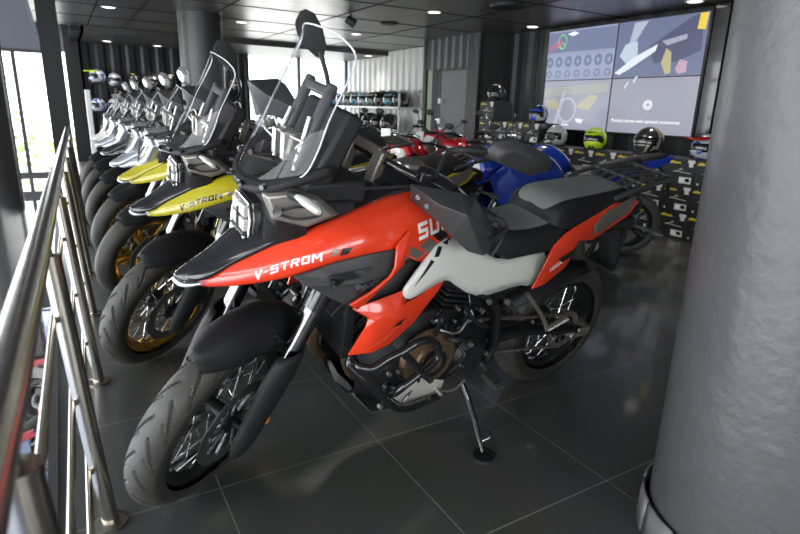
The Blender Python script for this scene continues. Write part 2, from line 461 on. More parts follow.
    for x, z, hw, zc in ((1.652, .808, .006, .812), (1.63, .802, .030, .832), (1.58, .812, .052, .858), (1.53, .852, .062, .89), (1.48, .884, .082, .93), (1.44, .91, .098, .955), (1.40, .94, .118, .975)):
        tb.append([(x - .02 * 0, -hw, z), (x + .004, -hw * .72, z + (zc - z) * .75), (x + .006, 0, zc), (x + .004, hw * .72, z + (zc - z) * .75), (x, hw, z)])
    patch(bm, tb)
    bk = mesh_obj('beak', bm, M_BLKG if big else paint, r, sub=2, solid=.006); tag(bk, 'gloss black beak top' if big else 'painted beak top')
    bm = NB(); tube(bm, [(1.60, -.045, .80), (1.64, -.028, .795), (1.655, 0, .80), (1.64, .028, .795), (1.60, .045, .80)], [.004, .008, .01, .008, .004], seg=8)
    mesh_obj('beak_lip', bm, M_SIL, bk)
    bm = NB()   # underside of the nose
    patch(bm, [[(1.59, -.02, .785), (1.6, 0, .782), (1.59, .02, .785)], [(1.45, -.11, .82), (1.45, 0, .80), (1.45, .11, .82)], [(1.3, -.19, .88), (1.3, 0, .84), (1.3, .19, .88)], [(1.12, -.2, .9), (1.12, 0, .86), (1.12, .2, .9)]])
    mesh_obj('nose_underside', bm, M_BLKM, r, solid=.005)
    # tank top cover
    rows = []
    for x, z, hw, cz in ((1.30, .985, .14, 1.0), (1.22, 1.012, .148, 1.03), (1.1, 1.037, .125, 1.075), (1.0, 1.052, .107, 1.1), (.9, 1.052, .104, 1.105), (.8, 1.026, .104, 1.075), (.7, .965, .095, .995), (.64, .925, .1, .945)):
        rows.append([(x, -hw, z), (x, -hw * .7, z + (cz - z) * .7), (x, 0, cz), (x, hw * .7, z + (cz - z) * .7), (x, hw, z)])
    bm = NB(); patch(bm, rows)
    tc = mesh_obj('tank_cover', bm, M_BLKG, r, sub=2, solid=.006)
    bm = NB(); lathe(bm, [(.0, 0), (.045, 0), (.045, .012), (.038, .016), (0, .016)], 28, Matrix.Translation((.93, 0, 1.098)))
    mesh_obj('fuel_cap', bm, M_ALU, tc)
    if big:
        for s in (1, -1):
            mk = (lambda P: P) if s > 0 else mirY
            # grey vent panel
            bm = NB(); P = mk([(1.404, 0.205, 0.871), (1.335, 0.220, 0.894), (1.300, 0.226, 0.908), (1.206, 0.232, 0.923), (1.099, 0.228, 0.928), (1.111, 0.240, 0.875), (1.138, 0.243, 0.839), (1.178, 0.245, 0.807), (1.241, 0.248, 0.773), (1.300, 0.245, 0.806), (1.371, 0.230, 0.851)])
            c = Vector((1.2, .255 * s, .845)); vs = [bm.verts.new(p) for p in P]; cv = bm.verts.new(c)
            for k in range(len(vs)): bm.faces.new((vs[k], vs[(k + 1) % len(vs)], cv) if s > 0 else (cv, vs[(k + 1) % len(vs)], vs[k]))
            bmesh.ops.recalc_face_normals(bm, faces=bm.faces)
            vp = mesh_obj('vent_panel', bm, M_DGR, r, solid=.012, bev=.003, off=0)
            if s > 0:
                decal_poly(vp, 'vent_mesh', [(1.310, 0.240, 0.877), (1.187, 0.240, 0.891), (1.216, 0.240, 0.869), (1.307, 0.240, 0.843)], vp, M_BLKG, .0075)
                decal_poly(vp, 'vent_mesh', [(1.242, 0.240, 0.844), (1.148, 0.240, 0.855), (1.186, 0.240, 0.816), (1.223, 0.240, 0.796)], vp, M_BLKG, .0075)
            # red strip and lower spear
            bm = NB()
            patch(bm, [mk([(1.056, 0.220, 0.981), (1.113, 0.245, 0.945)]), mk([(1.077, 0.248, 0.935), (1.124, 0.266, 0.887)]), mk([(1.087, 0.258, 0.892), (1.142, 0.272, 0.861)]), mk([(1.161, 0.272, 0.835), (1.199, 0.276, 0.827)]), mk([(1.234, 0.270, 0.774), (1.260, 0.272, 0.795)])][::1])
            bmesh.ops.recalc_face_normals(bm, faces=bm.faces)
            ps = mesh_obj('side_strip', bm, paint, r, solid=.008, bev=.002, off=0)
            bm = NB()
            P = mk([(1.235, 0.245, 0.763), (1.147, 0.250, 0.781), (1.065, 0.240, 0.790), (1.039, 0.240, 0.747), (0.989, 0.235, 0.758), (0.878, 0.212, 0.797), (0.905, 0.222, 0.758), (1.000, 0.238, 0.665), (1.089, 0.250, 0.611), (1.152, 0.250, 0.595), (1.223, 0.232, 0.591), (1.186, 0.252, 0.696), (1.180, 0.250, 0.726)])
            vs = [bm.verts.new(p) for p in P]
            ridge = [bm.verts.new(p) for p in mk([(1.166, 0.272, 0.726), (1.080, 0.262, 0.751)])]
            q = vs; a_, b_ = ridge
            for f in ((q[0], q[1], a_), (q[1], q[2], b_, a_), (q[2], q[3], b_), (q[3], q[4], b_), (q[4], q[5], q[6], b_), (q[6], q[7], b_), (q[7], q[8], a_, b_), (q[8], q[9], a_), (q[9], q[10], q[11], a_), (q[11], q[12], a_), (q[12], q[0], a_)):
                bm.faces.new(f)
            bmesh.ops.recalc_face_normals(bm, faces=bm.faces)
            sp = mesh_obj('lower_fairing', bm, paint, r, solid=.008, bev=.0025, off=0)
            if s > 0:
                decal_poly(sp, 'slot', [(1.097, 0.250, 0.682), (1.052, 0.250, 0.702), (1.064, 0.250, 0.682)], sp, M_BLKG, .006)
            # gloss black triangle between strip and white panel
            bm = NB(); poly(bm, mk([(1.062, 0.214, 0.872), (0.952, 0.200, 0.892), (0.983, 0.205, 0.836), (1.048, 0.218, 0.777), (1.180, 0.230, 0.759), (1.125, 0.228, 0.819)]))
            mesh_obj('black_infill', bm, M_BLKM, r, solid=.006, off=0)
            # white side panel
            bm = NB()
            rows = [mk([(1.047, 0.252, 0.757), (1.065, 0.250, 0.776), (1.070, 0.246, 0.797)]),
                    mk([(0.985, 0.246, 0.777), (1.015, 0.249, 0.805), (1.039, 0.240, 0.828)]),
                    mk([(0.888, 0.229, 0.806), (0.938, 0.234, 0.854), (0.979, 0.224, 0.886)]),
                    mk([(0.846, 0.214, 0.762), (0.828, 0.219, 0.842), (0.903, 0.196, 0.940)]),
                    mk([(0.697, 0.189, 0.664), (0.701, 0.194, 0.767), (0.788, 0.184, 0.900)]),
                    mk([(0.585, 0.184, 0.675), (0.601, 0.189, 0.745), (0.687, 0.172, 0.838)]),
                    mk([(0.462, 0.176, 0.687), (0.476, 0.182, 0.735), (0.586, 0.169, 0.773)]),
                    mk([(0.396, 0.170, 0.643), (0.383, 0.174, 0.734), (0.325, 0.162, 0.815)])]
            patch(bm, rows); bmesh.ops.recalc_face_normals(bm, faces=bm.faces)
            wp = tag(mesh_obj('side_panel', bm, M_WHT, r, sub=1, solid=.008, off=0), 'pearl white side panel under the seat')
            if s > 0:
                decal_poly(wp, 'marking', [(1.031, 0.230, 0.801), (0.966, 0.230, 0.875), (0.953, 0.230, 0.867)], wp, M_BLKG, .002)
                decal_poly(wp, 'marking', [(0.954, 0.230, 0.880), (0.936, 0.230, 0.910), (0.919, 0.230, 0.905), (0.934, 0.230, 0.878)], wp, M_BLKG, .002)
                decal_poly(wp, 'marking', [(0.918, 0.220, 0.917), (0.905, 0.220, 0.936), (0.885, 0.220, 0.928), (0.896, 0.220, 0.906)], wp, M_BLKG, .002)
                decal_poly(body, 'marking', [(1.057, 0.210, 0.856), (1.046, 0.210, 0.927), (0.982, 0.210, 0.893)], body, M_GUN)
                decal_poly(body, 'marking', [(1.012, 0.200, 0.921), (0.969, 0.200, 0.939), (0.925, 0.200, 0.909), (0.971, 0.200, 0.889)], body, M_GUN)
                decal_poly(body, 'marking', [(0.957, 0.200, 0.943), (0.924, 0.200, 0.959), (0.883, 0.200, 0.933), (0.918, 0.200, 0.915)], body, M_BLKG)
                decal_poly(body, 'marking', [(1.305, 0.220, 0.924), (1.291, 0.220, 0.943), (1.276, 0.220, 0.944), (1.290, 0.220, 0.925)], body, M_GUN)
                decal_poly(body, 'marking', [(1.280, 0.220, 0.924), (1.270, 0.220, 0.945), (1.243, 0.220, 0.946), (1.256, 0.220, 0.928)], body, M_BLKG)
                decal_text(body, 'lettering', 'V-STROM', body, (1.484, 0.140, 0.852), (1.316, 0.210, 0.909), (1.477, 0.120, 0.867), .0165, M_WPL, .03, .3)
                decal_text(body, 'lettering', 'SUZUKI', body, (1.018, 0.190, 0.929), (0.757, 0.150, 0.971), (1.017, 0.180, 0.960), .050, M_WPL, .05, .12)
            # tail panel
            bm = NB(); poly(bm, mk([(0.320, 0.158, 0.812), (0.391, 0.166, 0.640), (0.336, 0.168, 0.649), (0.223, 0.165, 0.710), (0.187, 0.162, 0.818), (0.082, 0.150, 0.806), (-0.126, 0.140, 0.892), (-0.203, 0.120, 0.944), (-0.130, 0.120, 0.949), (-0.008, 0.128, 0.946), (0.265, 0.155, 0.857)]))
            bmesh.ops.recalc_face_normals(bm, faces=bm.faces)
            tp_ = mesh_obj('tail_panel', bm, paint, r, solid=.01, bev=.003, off=0)
            if s > 0:
                decal_poly(tp_, 'marking', [(0.288, 0.160, 0.756), (0.182, 0.160, 0.797), (0.184, 0.160, 0.773), (0.258, 0.160, 0.739)], tp_, M_BLKG, .006)
                decal_text(tp_, 'lettering', '1050XT', tp_, (0.313, 0.165, 0.704), (0.235, 0.165, 0.741), (0.326, 0.165, 0.738), .017, M_WPL, .03, .2).name = 'lettering'
            bm = NB()
            P = mk([(0.109, 0.145, 0.867), (0.093, 0.148, 0.823), (-0.116, 0.140, 0.911), (-0.160, 0.130, 0.971), (-0.124, 0.132, 0.969), (0.020, 0.142, 0.927)])
            dome(bm, P, (0, .014 * s, 0), .85)
            mesh_obj('grab_rail', bm, M_GUN, r, bev=.003)
    else:
        for s in (1, -1):
            mk = (lambda P: P) if s > 0 else mirY
            bm = NB(); poly(bm, mk([(1.3, .212, .9), (1.05, .222, .9), (.95, .2, .8), (1.1, .225, .62), (1.2, .22, .6), (1.24, .22, .72)])); bmesh.ops.recalc_face_normals(bm, faces=bm.faces)
            mesh_obj('radiator_cover', bm, M_DGR, r, solid=.01, bev=.003, off=0)
            bm = NB(); poly(bm, mk([(.92, .2, .86), (.6, .15, .84), (.3, .15, .82), (.1, .15, .86), (.32, .16, .66), (.75, .18, .68)])); bmesh.ops.recalc_face_normals(bm, faces=bm.faces)
            mesh_obj('side_panel', bm, M_DGR, r, solid=.01, bev=.003, off=0)
            bm = NB(); poly(bm, mk([(.3, .15, .82), (.1, .15, .72), (-.2, .12, .9), (-.26, .1, .96), (0, .13, .93)])); bmesh.ops.recalc_face_normals(bm, faces=bm.faces)
            mesh_obj('tail_panel', bm, paint, r, solid=.01, bev=.003, off=0)
    # rider seat and pillion seat
    def seat(name, rows, mtop):
        bm = NB(); R2 = []
        for x, zb, hw, zt in rows:
            R2.append([(x, -hw, zb), (x, -hw * .96, zb + (zt - zb) * .6), (x, -hw * .78, zt - .006), (x, 0, zt), (x, hw * .78, zt - .006), (x, hw * .96, zb + (zt - zb) * .6), (x, hw, zb)])
        patch(bm, R2)
        V = list(bm.verts); bm.faces.new([v for v in V[:7]][::-1]); bm.faces.new(V[-7:])
        for f in bm.faces:
            ys = abs(sum(v.co.y for v in f.verts) / len(f.verts)); hw_ = max(abs(v.co.y) for v in f.verts)
            f.material_index = 0 if hw_ < .13 and ys < .1 and len(f.verts) == 4 else 1
        bmesh.ops.recalc_face_normals(bm, faces=bm.faces)
        return mesh_obj(name, bm, [mtop, M_SEATB], r, sub=2)
    seat('rider_seat', [(.72, .88, .085, .95), (.66, .85, .105, .925), (.58, .79, .15, .895), (.48, .775, .158, .88), (.36, .79, .16, .885), (.28, .815, .158, .905), (.235, .84, .15, .93)], M_SEAT)
    seat('pillion_seat', [(.33, .89, .11, .925), (.3, .87, .14, .965), (.25, .865, .15, .985), (.1, .885, .145, .992), (-.05, .915, .135, 1.0), (-.14, .945, .115, 1.005), (-.17, .955, .09, .985)], M_SEAT)
    # rear rack
    bm = NB()
    for y in (-.09, -.045, 0, .045, .09): tube(bm, [(-.12, y, 1.0), (-.2, y, 1.022), (-.4, y * 1.05, 1.03)], .008, seg=8)
    tube(bm, [(-.02, .13, .97), (-.12, .135, 1.0), (-.3, .125, 1.02), (-.4, .115, 1.03), (-.42, .06, 1.03), (-.42, -.06, 1.03), (-.4, -.115, 1.03), (-.3, -.125, 1.02), (-.12, -.135, 1.0), (-.02, -.13, .97)], .01, seg=10)
    for x in (-.18, -.27, -.36): tube(bm, [(x, -.12, 1.02), (x, .12, 1.02)], .007, seg=8, n=1)
    for y in (-.1, .1): tube(bm, [(-.2, y, 1.01), (-.12, y, .93)], .01, seg=8, n=1)
    mesh_obj('luggage_rack', bm, M_DGR, r)
    # tail: undertray, lamp, mudflap, number plate holder, rear signals
    bm = NB(); 
    box(bm, -.26, .45, -.11, .11, .80, .86, Matrix.Rotation(.0, 4, 'Y')); box(bm, -.3, 0, -.09, .09, .86, .93)
    mesh_obj('rear_subframe', bm, M_BLKM, r, bev=.02)
    bm = NB(); patch(bm, [[(-.2, -.06, .86), (-.2, .06, .86)], [(-.25, -.055, .74), (-.25, .055, .74)], [(-.29, -.055, .64), (-.29, .055, .64)], [(-.29, -.055, .56), (-.29, .055, .56)]])
    fl = mesh_obj('rear_mudflap', bm, M_BLKM, r, solid=.012)
    bm = NB(); dome(bm, [(-.3, -.05, .92), (-.3, .05, .92), (-.3, .05, .88), (-.3, -.05, .88)], (-.03, 0, 0)); mesh_obj('tail_light', bm, mat('red_lens', (.5, .01, .01), .15, 0, 1.), fl)
    for s in (1, -1):
        bm = NB(); tube(bm, [(-.3, .05 * s, .8), (-.33, .13 * s, .8)], .009, seg=8, n=1); ico(bm, (-.335, .165 * s, .8), (.022, .042, .018), 2)
        mesh_obj('rear_turn_signal', bm, M_DGR, fl)
    # engine, frame, swingarm
    bm = NB()
    rows = [(1.12, .30, .52, .13), (1.02, .26, .58, .17), (.9, .25, .62, .18), (.72, .25, .6, .175), (.58, .28, .52, .15), (.5, .34, .46, .1)]
    R3 = []
    for x, z0, z1, hw in rows:
        zm = (z0 + z1) / 2
        R3.append([(x, 0, z0), (x, -hw * .7, z0 + .01), (x, -hw, zm - .05), (x, -hw, zm + .05), (x, -hw * .7, z1), (x, 0, z1), (x, hw * .7, z1), (x, hw, zm + .05), (x, hw, zm - .05), (x, hw * .7, z0 + .01), (x, 0, z0)])
    patch(bm, R3); eng = mesh_obj('engine', bm, M_ENG, r, smooth=30, bev=.008)
    bm = NB()      # two cylinders of the vee, with fins
    for (bx, bz, ang) in ((1.0, .55, .75), (.72, .56, -.25)):
        T = Matrix.Translation((bx, 0, bz)) @ Matrix.Rotation(ang, 4, 'Y')
        for k in range(9): box(bm, -.085 - .004 * (k % 2), .085 + .004 * (k % 2), -.13 - .006 * (k % 2), .13 + .006 * (k % 2), .02 * k, .02 * k + .012, T)
        box(bm, -.09, .09, -.14, .14, .18, .26, T)
        for s in (1, -1):
            for q in (-.045, .045): cyl(bm, T @ Vector((q, s * .14, .22)), T @ Vector((q, s * .15, .22)), .02)
    mesh_obj('cylinder_block', bm, M_ENG, eng, bev=.003)
    for s in (1, -1):
        bm = NB(); T = Matrix.Translation((.86 if s > 0 else .8, .165 * s, .45)) @ Matrix.Rotation(-PI / 2 * s, 4, 'X')
        lathe(bm, [(.0, 0), (.115, 0), (.12, .012), (.108, .03), (.07, .036), (.066, .046), (.03, .05), (0, .05)], 36, T)
        for k in range(8):
            a = 2 * PI * k / 8 + .2; ico(bm, T @ Vector((.112 * math.cos(a), .112 * math.sin(a), .016)), .009, 1)
        mesh_obj('alternator_cover' if s > 0 else 'clutch_cover', bm, M_BRZ, eng)
        bm = NB(); lathe(bm, [(.04, .045), (.056, .045), (.056, .056), (.04, .056)], 28, T, closed=True); mesh_obj('cover_ring', bm, M_BLKG, eng)
        bm = NB(); T = Matrix.Translation((.66, .16 * s, .40)) @ Matrix.Rotation(-PI / 2 * s, 4, 'X')
        lathe(bm, [(0, 0), (.075, 0), (.08, .012), (.06, .035), (0, .035)], 28, T); ico(bm, T @ Vector((.03, .02, .035)), .012, 1)
        mesh_obj('sprocket_cover', bm, M_ENG, eng)
    rr = random.Random(3)      # hoses, cables and small fittings on the left of the engine
    for k in range(16):
        a = Vector((rr.uniform(.62, 1.08), .17 + rr.uniform(0, .04), rr.uniform(.34, .7))); b = a + Vector((rr.uniform(-.14, .14), rr.uniform(-.01, .02), rr.uniform(-.12, .12)))
        bm = NB(); tube(bm, [a, (a + b) / 2 + Vector((rr.uniform(-.03, .03), .015, rr.uniform(-.03, .03))), b], rr.uniform(.004, .009), seg=7); mesh_obj('hose', bm, M_BLKG, eng)
    for k in range(26):
        a = Vector((rr.uniform(.55, 1.1), .172 + rr.uniform(0, .03), rr.uniform(.3, .68)))
        bm = NB(); cyl(bm, a, a + Vector((0, .014, 0)), rr.uniform(.005, .011), seg=6); mesh_obj('bolt', bm, M_ALU, eng)
    bm = NB()      # radiator
    box(bm, 1.165, 1.2, -.16, .16, .52, .86, Matrix.Translation((0, 0, 0)))
    for k in range(20): box(bm, 1.2, 1.204, -.15, .15, .53 + k * .016, .536 + k * .016)
    mesh_obj('radiator', bm, M_BLKM, r, bev=.004)
    bm = NB()
    for s in (1, -1):
        tube(bm, [(1.18, .05 * s, 1.0), (1.05, .13 * s, .86), (.8, .165 * s, .74), (.58, .155 * s, .62), (.5, .14 * s, .42), (.52, .13 * s, .3)], [.03, .034, .034, .034, .03, .025], seg=12, flat=.6)
        tube(bm, [(.56, .13 * s, .66), (.3, .11 * s, .76), (0, .1 * s, .86), (-.2, .09 * s, .9)], .016, seg=10)
    mesh_obj('frame', bm, M_ENG, r)
    bm = NB()
    for s in (1, -1): tube(bm, [(.5, .12 * s, .42), (.3, .125 * s, .41), (.1, .115 * s, .36), (-.05, .115 * s, .325), (-.1, .115 * s, .32)], [.04, .036, .032, .03, .022], seg=12, flat=.55)
    tube(bm, [(.4, -.11, .42), (.4, .11, .42)], .035, seg=12, n=1)
    sw = mesh_obj('swingarm', bm, M_ENG, r)
    bm = NB(); box(bm, -.1, -.04, .135, .145, .3, .345); cyl(bm, (0, .1, .321), (0, .155, .321), .02); box(bm, -.13, -.1, .1, .14, .3, .34); mesh_obj('chain_adjuster', bm, M_ALU, sw, bev=.003)
    N = 40       # chain
    for zz0, zz1 in ((.5, .4), (.34, .232)):
        bm = NB()
        for k in range(N):
            t = k / (N - 1); x = .6 - .6 * t; z = zz0 + (zz1 - zz0) * t
            box(bm, x - .0065, x + .0045, .085, .098, z - .005, z + .005)
        mesh_obj('chain', bm, M_GUN, sw)
    bm = NB(); lathe(bm, [(.07, -.003), (.095, -.003), (.095, .003), (.07, .003)], 44, Matrix.Translation((0, .09, .321)) @ RX, closed=True); mesh_obj('sprocket', bm, M_GUN, sw)
    bm = NB(); patch(bm, [[(.42, .065, .56), (.42, .14, .54)], [(.25, .065, .62), (.25, .14, .58)], [(.1, .065, .655), (.1, .13, .62)], [(-.02, .07, .66), (-.02, .12, .63)]]); mesh_obj('rear_hugger', bm, M_BLKM, sw, solid=.006)
    # exhaust on the right
    bm = NB(); tube(bm, [(1.1, -.1, .6), (1.16, -.12, .4), (1.0, -.14, .26), (.6, -.17, .26), (.45, -.19, .34)], .022, seg=12)
    ex = mesh_obj('exhaust', bm, M_BRZ, r)
    bm = NB(); tube(bm, [(.42, -.2, .34), (.3, -.21, .42), (-.02, -.215, .6), (-.1, -.215, .64)], [.035, .06, .06, .05], seg=18); mesh_obj('silencer', bm, M_DGR, ex)
    bm = NB(); tube(bm, [(1.082, 0.020, 0.426), (1.073, 0.030, 0.370), (0.981, 0.030, 0.243), (0.899, 0.030, 0.179)], [.03, .035, .035, .03], seg=16, n=6); mesh_obj('header_pipe', bm, M_BRZ, ex)
    # skid plate
    bm = NB()
    rows = [[(1.1, -.07, .33), (1.11, 0, .33), (1.1, .07, .33)], [(1.1, -.13, .31), (1.12, 0, .3), (1.1, .13, .31)], [(1.05, -.16, .25), (1.05, 0, .22), (1.05, .16, .25)], [(.8, -.16, .22), (.8, 0, .2), (.8, .16, .22)], [(.7, -.15, .22), (.7, 0, .2), (.7, .15, .22)]]
    patch(bm, rows, mi=1)
    for s in (1, -1):
        P = [(1.008, 0.200, 0.342), (0.984, 0.210, 0.381), (0.916, 0.215, 0.403), (0.777, 0.200, 0.342), (0.770, 0.180, 0.270), (0.933, 0.175, 0.263)]
        if s < 0: P = mirY(P)
        poly(bm, P)
    bmesh.ops.recalc_face_normals(bm, faces=bm.faces)
    sk = tag(mesh_obj('skid_plate', bm, [mat('pale_alloy', (.5, .48, .43), .4, .2), M_DGR], r, solid=.005, bev=.002, off=0), 'pale aluminium skid plate')
    if big:
        for s in (1, -1):
            mk = (lambda P: P) if s > 0 else mirY
            bm = NB(); yy = .27
            tube(bm, mk([(1.186, 0.200, 0.552), (1.192, 0.250, 0.554), (1.154, 0.270, 0.548), (1.099, 0.270, 0.569), (1.045, 0.270, 0.583), (0.995, 0.270, 0.603), (0.939, 0.265, 0.596), (0.888, 0.250, 0.552), (0.880, 0.250, 0.506), (0.912, 0.260, 0.484), (0.966, 0.270, 0.469), (1.017, 0.270, 0.439), (1.037, 0.250, 0.400), (1.044, 0.200, 0.362)]), .0135, seg=12)
            tube(bm, mk([(1.045, 0.270, 0.581), (1.001, 0.270, 0.531), (0.946, 0.265, 0.468), (0.863, 0.220, 0.382)]), .0135, seg=12)
            tube(bm, mk([(1.190, 0.200, 0.553), (1.196, 0.210, 0.528), (1.148, 0.240, 0.477), (1.071, 0.245, 0.388), (1.011, 0.235, 0.324), (0.949, 0.225, 0.289), (0.861, 0.210, 0.275), (0.762, 0.180, 0.255)]), .0155, seg=12)
            tube(bm, mk([(1.192, 0.250, 0.554), (1.121, 0.260, 0.464), (1.049, 0.240, 0.364)]), .0135, seg=12)
            mesh_obj('crash_bar', bm, M_BLKG, r)
    # foot pegs, gear lever, side stand
    for s in (1, -1):
        bm = NB(); tube(bm, [(.55, .13 * s, .33), (.56, .2 * s, .315)], .012, seg=8, n=1)
        box(bm, -.022, .022, 0, .09, -.012, .008, Matrix.Translation((.565, .2 * s if s > 0 else -.29, .31)))
        for k in range(6): box(bm, -.024, .024, .008 + k * .014, .014 + k * .014, .008, .014, Matrix.Translation((.565, .2 * s if s > 0 else -.29, .31)))
        mesh_obj('foot_peg', bm, M_DGR, r)
        bm = NB(); tube(bm, [(.37, .135 * s, .6), (.28, .16 * s, .5), (.235, .18 * s, .425)], [.011, .009, .011], seg=10)
        fp = mesh_obj('pillion_bracket', bm, M_GUN, r)
        bm = NB(); tube(bm, [(.24, .18 * s, .43), (.17, .21 * s, .49)], .016, seg=10, n=1, flat=.6); mesh_obj('pillion_peg', bm, M_GUN, fp)
    bm = NB(); tube(bm, [(0.635, 0.150, 0.255), (0.615, 0.190, 0.189), (0.656, 0.365, 0.088)], [.016, .013, .011], seg=12, n=1)
    sd = mesh_obj('side_stand', bm, M_DCHR, r)
    bm = NB(); lathe(bm, [(0, -.004), (.04, -.004), (.042, .004), (0, .006)], 24, Matrix.Translation((0.660, 0.374, 0.083)) @ Matrix.Rotation(.205, 4, 'X')); mesh_obj('stand_foot', bm, M_BLKG, sd)
    bm = NB(); tube(bm, [(0.684, 0.350, 0.175), (0.642, 0.352, 0.175), (0.632, 0.356, 0.146), (0.665, 0.351, 0.134)], .003, seg=6); mesh_obj('stand_prong', bm, M_DCHR, sd)
    bm = NB(); tube(bm, [(.66, .19, .3), (.72, .2, .28), (.8, .2, .3)], .006, seg=8); cyl(bm, (.8, .19, .3), (.8, .23, .3), .008); mesh_obj('gear_lever', bm, M_ALU, r)
    # ---- nose: headlight, side pods, cowl, screen
    if big:
        HO = Vector((-.034, .0, -.038))
        bm = NB(); hx = [(1.49, -.05, 1.078), (1.486, .05, 1.068), (1.484, .062, 1.02), (1.49, .06, .925), (1.498, .03, .872), (1.505, -.03, .872), (1.505, -.058, .925), (1.497, -.064, 1.02)]
        dome(bm, [Vector(p) + HO for p in hx], (.012, 0, 0), .93, (-.09, 0, .01))
        hl = mesh_obj('headlight', bm, M_BLKG, r, bev=.004)
        bm = NB(); dome(bm, [Vector((p[0] + .008, p[1] * .86, .975 + (p[2] - .978) * .95)) + HO for p in hx], (.009, 0, 0), .96); mesh_obj('lens_bed', bm, M_BLKG, hl, bev=.003)
        bm = NB(); tube(bm, [Vector((p[0] + .02, p[1] * .86, .975 + (p[2] - .978) * .95)) + HO for p in hx], .0035, seg=8, n=1, closed=True); mesh_obj('lens_rim', bm, M_CHR, hl)
        bm = NB()
        for zz in (1.04, .998, .949, .907):
            for q in (-1, 1): box(bm, 1.505, 1.5215, q * .026 - .021, q * .026 + .021, zz - .0175, zz + .0175)
        bmesh.ops.translate(bm, verts=bm.verts, vec=HO)
        mesh_obj('light_cells', bm, M_LENSW, hl, bev=.003)
        bm = NB(); box(bm, 1.5, 1.525, -.05, .05, .972, .98); box(bm, 1.5, 1.525, -.003, .003, .915, 1.038); bmesh.ops.translate(bm, verts=bm.verts, vec=HO); mesh_obj('lens_divider', bm, M_DGR, hl)
    else:
        bm = NB(); hx = [(1.47, -.03, 1.11), (1.47, .03, 1.11), (1.45, .1, 1.03), (1.49, .065, .93), (1.53, .0, .87), (1.49, -.065, .93), (1.45, -.1, 1.03)]
        dome(bm, hx, (.02, 0, 0), .95, (-.1, 0, .02))
        hl = mesh_obj('headlight', bm, M_SIL, r, bev=.004)
        bm = NB(); dome(bm, [(p[0] + .014, p[1] * .95, .985 + (p[2] - .985) * .93) for p in hx], (.014, 0, 0), .9); mesh_obj('headlight_lens', bm, M_LENSW, hl, bev=.004)
        bm = NB(); tube(bm, [(1.51, -.06, 1.02), (1.535, 0, .95), (1.51, .06, 1.02)], .006, seg=8); tube(bm, [(1.535, 0, .95), (1.54, 0, .9)], .005, seg=8, n=1); mesh_obj('lens_divider', bm, M_DGR, hl)
    bm = NB()
    for s in (1, -1):
        mk = (lambda P: P) if s > 0 else mirY
        poly(bm, mk([(1.436, .064, 1.03), (1.44, .062, .915), (1.45, .05, .875), (1.44, .1, .9), (1.35, .15, .965), (1.35, .16, 1.01), (1.42, .12, 1.06)]))
    bmesh.ops.recalc_face_normals(bm, faces=bm.faces)
    mesh_obj('headlight_housing', bm, M_BLKM, r, solid=.008, off=0)
    for s in (1, -1):
        mk = (lambda P: P) if s > 0 else mirY
        bm = NB(); P = mk([(1.467, 0.115, 1.078), (1.405, 0.160, 1.098), (1.328, 0.180, 1.078), (1.268, 0.175, 1.026), (1.360, 0.180, 0.999), (1.445, 0.135, 1.013)])
        dome(bm, P, (.006, .016 * s, 0), .82, (-.01, -.03 * s, 0))
        pod = tag(mesh_obj('side_pod', bm, M_GUN if big else M_SIL, r, bev=.004), 'bronze grey panel beside the headlight')
        bm = NB(); tube(bm, mk([(1.439, 0.160, 1.041), (1.391, 0.190, 1.063), (1.342, 0.195, 1.050), (1.338, 0.195, 1.035), (1.397, 0.185, 1.028), (1.434, 0.160, 1.035)]), .0035, seg=6, closed=True); mesh_obj('pod_recess', bm, M_BLKM, pod)
        bm = NB(); cyl(bm, mk([(1.437, 0.155, 1.039)])[0], mk([(1.445, 0.175, 1.048)])[0], .012); mesh_obj('pod_bolt', bm, M_BLKG, pod)
        bm = NB(); tube(bm, mk([(1.408, 0.170, 1.089), (1.407, 0.215, 1.097)]), .012, seg=10, n=1)
        ts = mesh_obj('turn_signal', bm, M_BLKM, r)
        bm = NB(); tube(bm, mk([(1.410, 0.210, 1.100), (1.397, 0.235, 1.093), (1.373, 0.250, 1.076), (1.364, 0.255, 1.069)]), [.010, .016, .015, .008], seg=12, flat=.7); mesh_obj('signal_lens', bm, M_LENS, ts)
    # cowl below the screen
    low = [(0, 1.490, 1.068), (.06, 1.478, 1.062), (.12, 1.456, 1.078), (.165, 1.41, 1.105), (.2, 1.355, 1.135), (.18, 1.29, 1.14)]
    upr = [(0, 1.474, 1.094), (.06, 1.464, 1.094), (.12, 1.436, 1.11), (.16, 1.398, 1.134), (.19, 1.35, 1.162), (.182, 1.29, 1.17)]
    def full(L): return [(x, -y, z) for y, x, z in L[::-1]] + [(x, y, z) for y, x, z in L[1:]]
    bm = NB(); lo, up_ = full(low), full(upr)
    md = [((a[0] + b[0]) / 2 + .014, a[1] * .5 + b[1] * .5 + (.006 if a[1] > 0 else -.006 if a[1] < 0 else 0), (a[2] + b[2]) / 2) for a, b in zip(lo, up_)]
    patch(bm, [up_, md, lo]); bmesh.ops.recalc_face_normals(bm, faces=bm.faces)
    cw = mesh_obj('screen_cowl', bm, M_BLKM, r, sub=1, solid=.01, off=0)
    bm = NB()
    for s in (1, -1):
        for P in ((1.456, .115 * s, 1.096), (1.488, .04 * s, 1.082)):
            bm = NB(); cyl(bm, Vector(P), Vector(P) + Vector((.014, .01 * s, 0)), .007, seg=10); mesh_obj('cowl_screw', bm, M_BLKG, cw)
    # windscreen
    def scr(L, z0, dx=0):
        return [(x + dx, y, z) for x, y, z in ([(x, -y, z) for y, x, z in L[::-1]] + [(x, y, z) for y, x, z in L[1:]])]
    R0 = scr([(0, 1.492, 1.078), (.075, 1.474, 1.083), (.145, 1.43, 1.11), (.185, 1.385, 1.14)], 0)
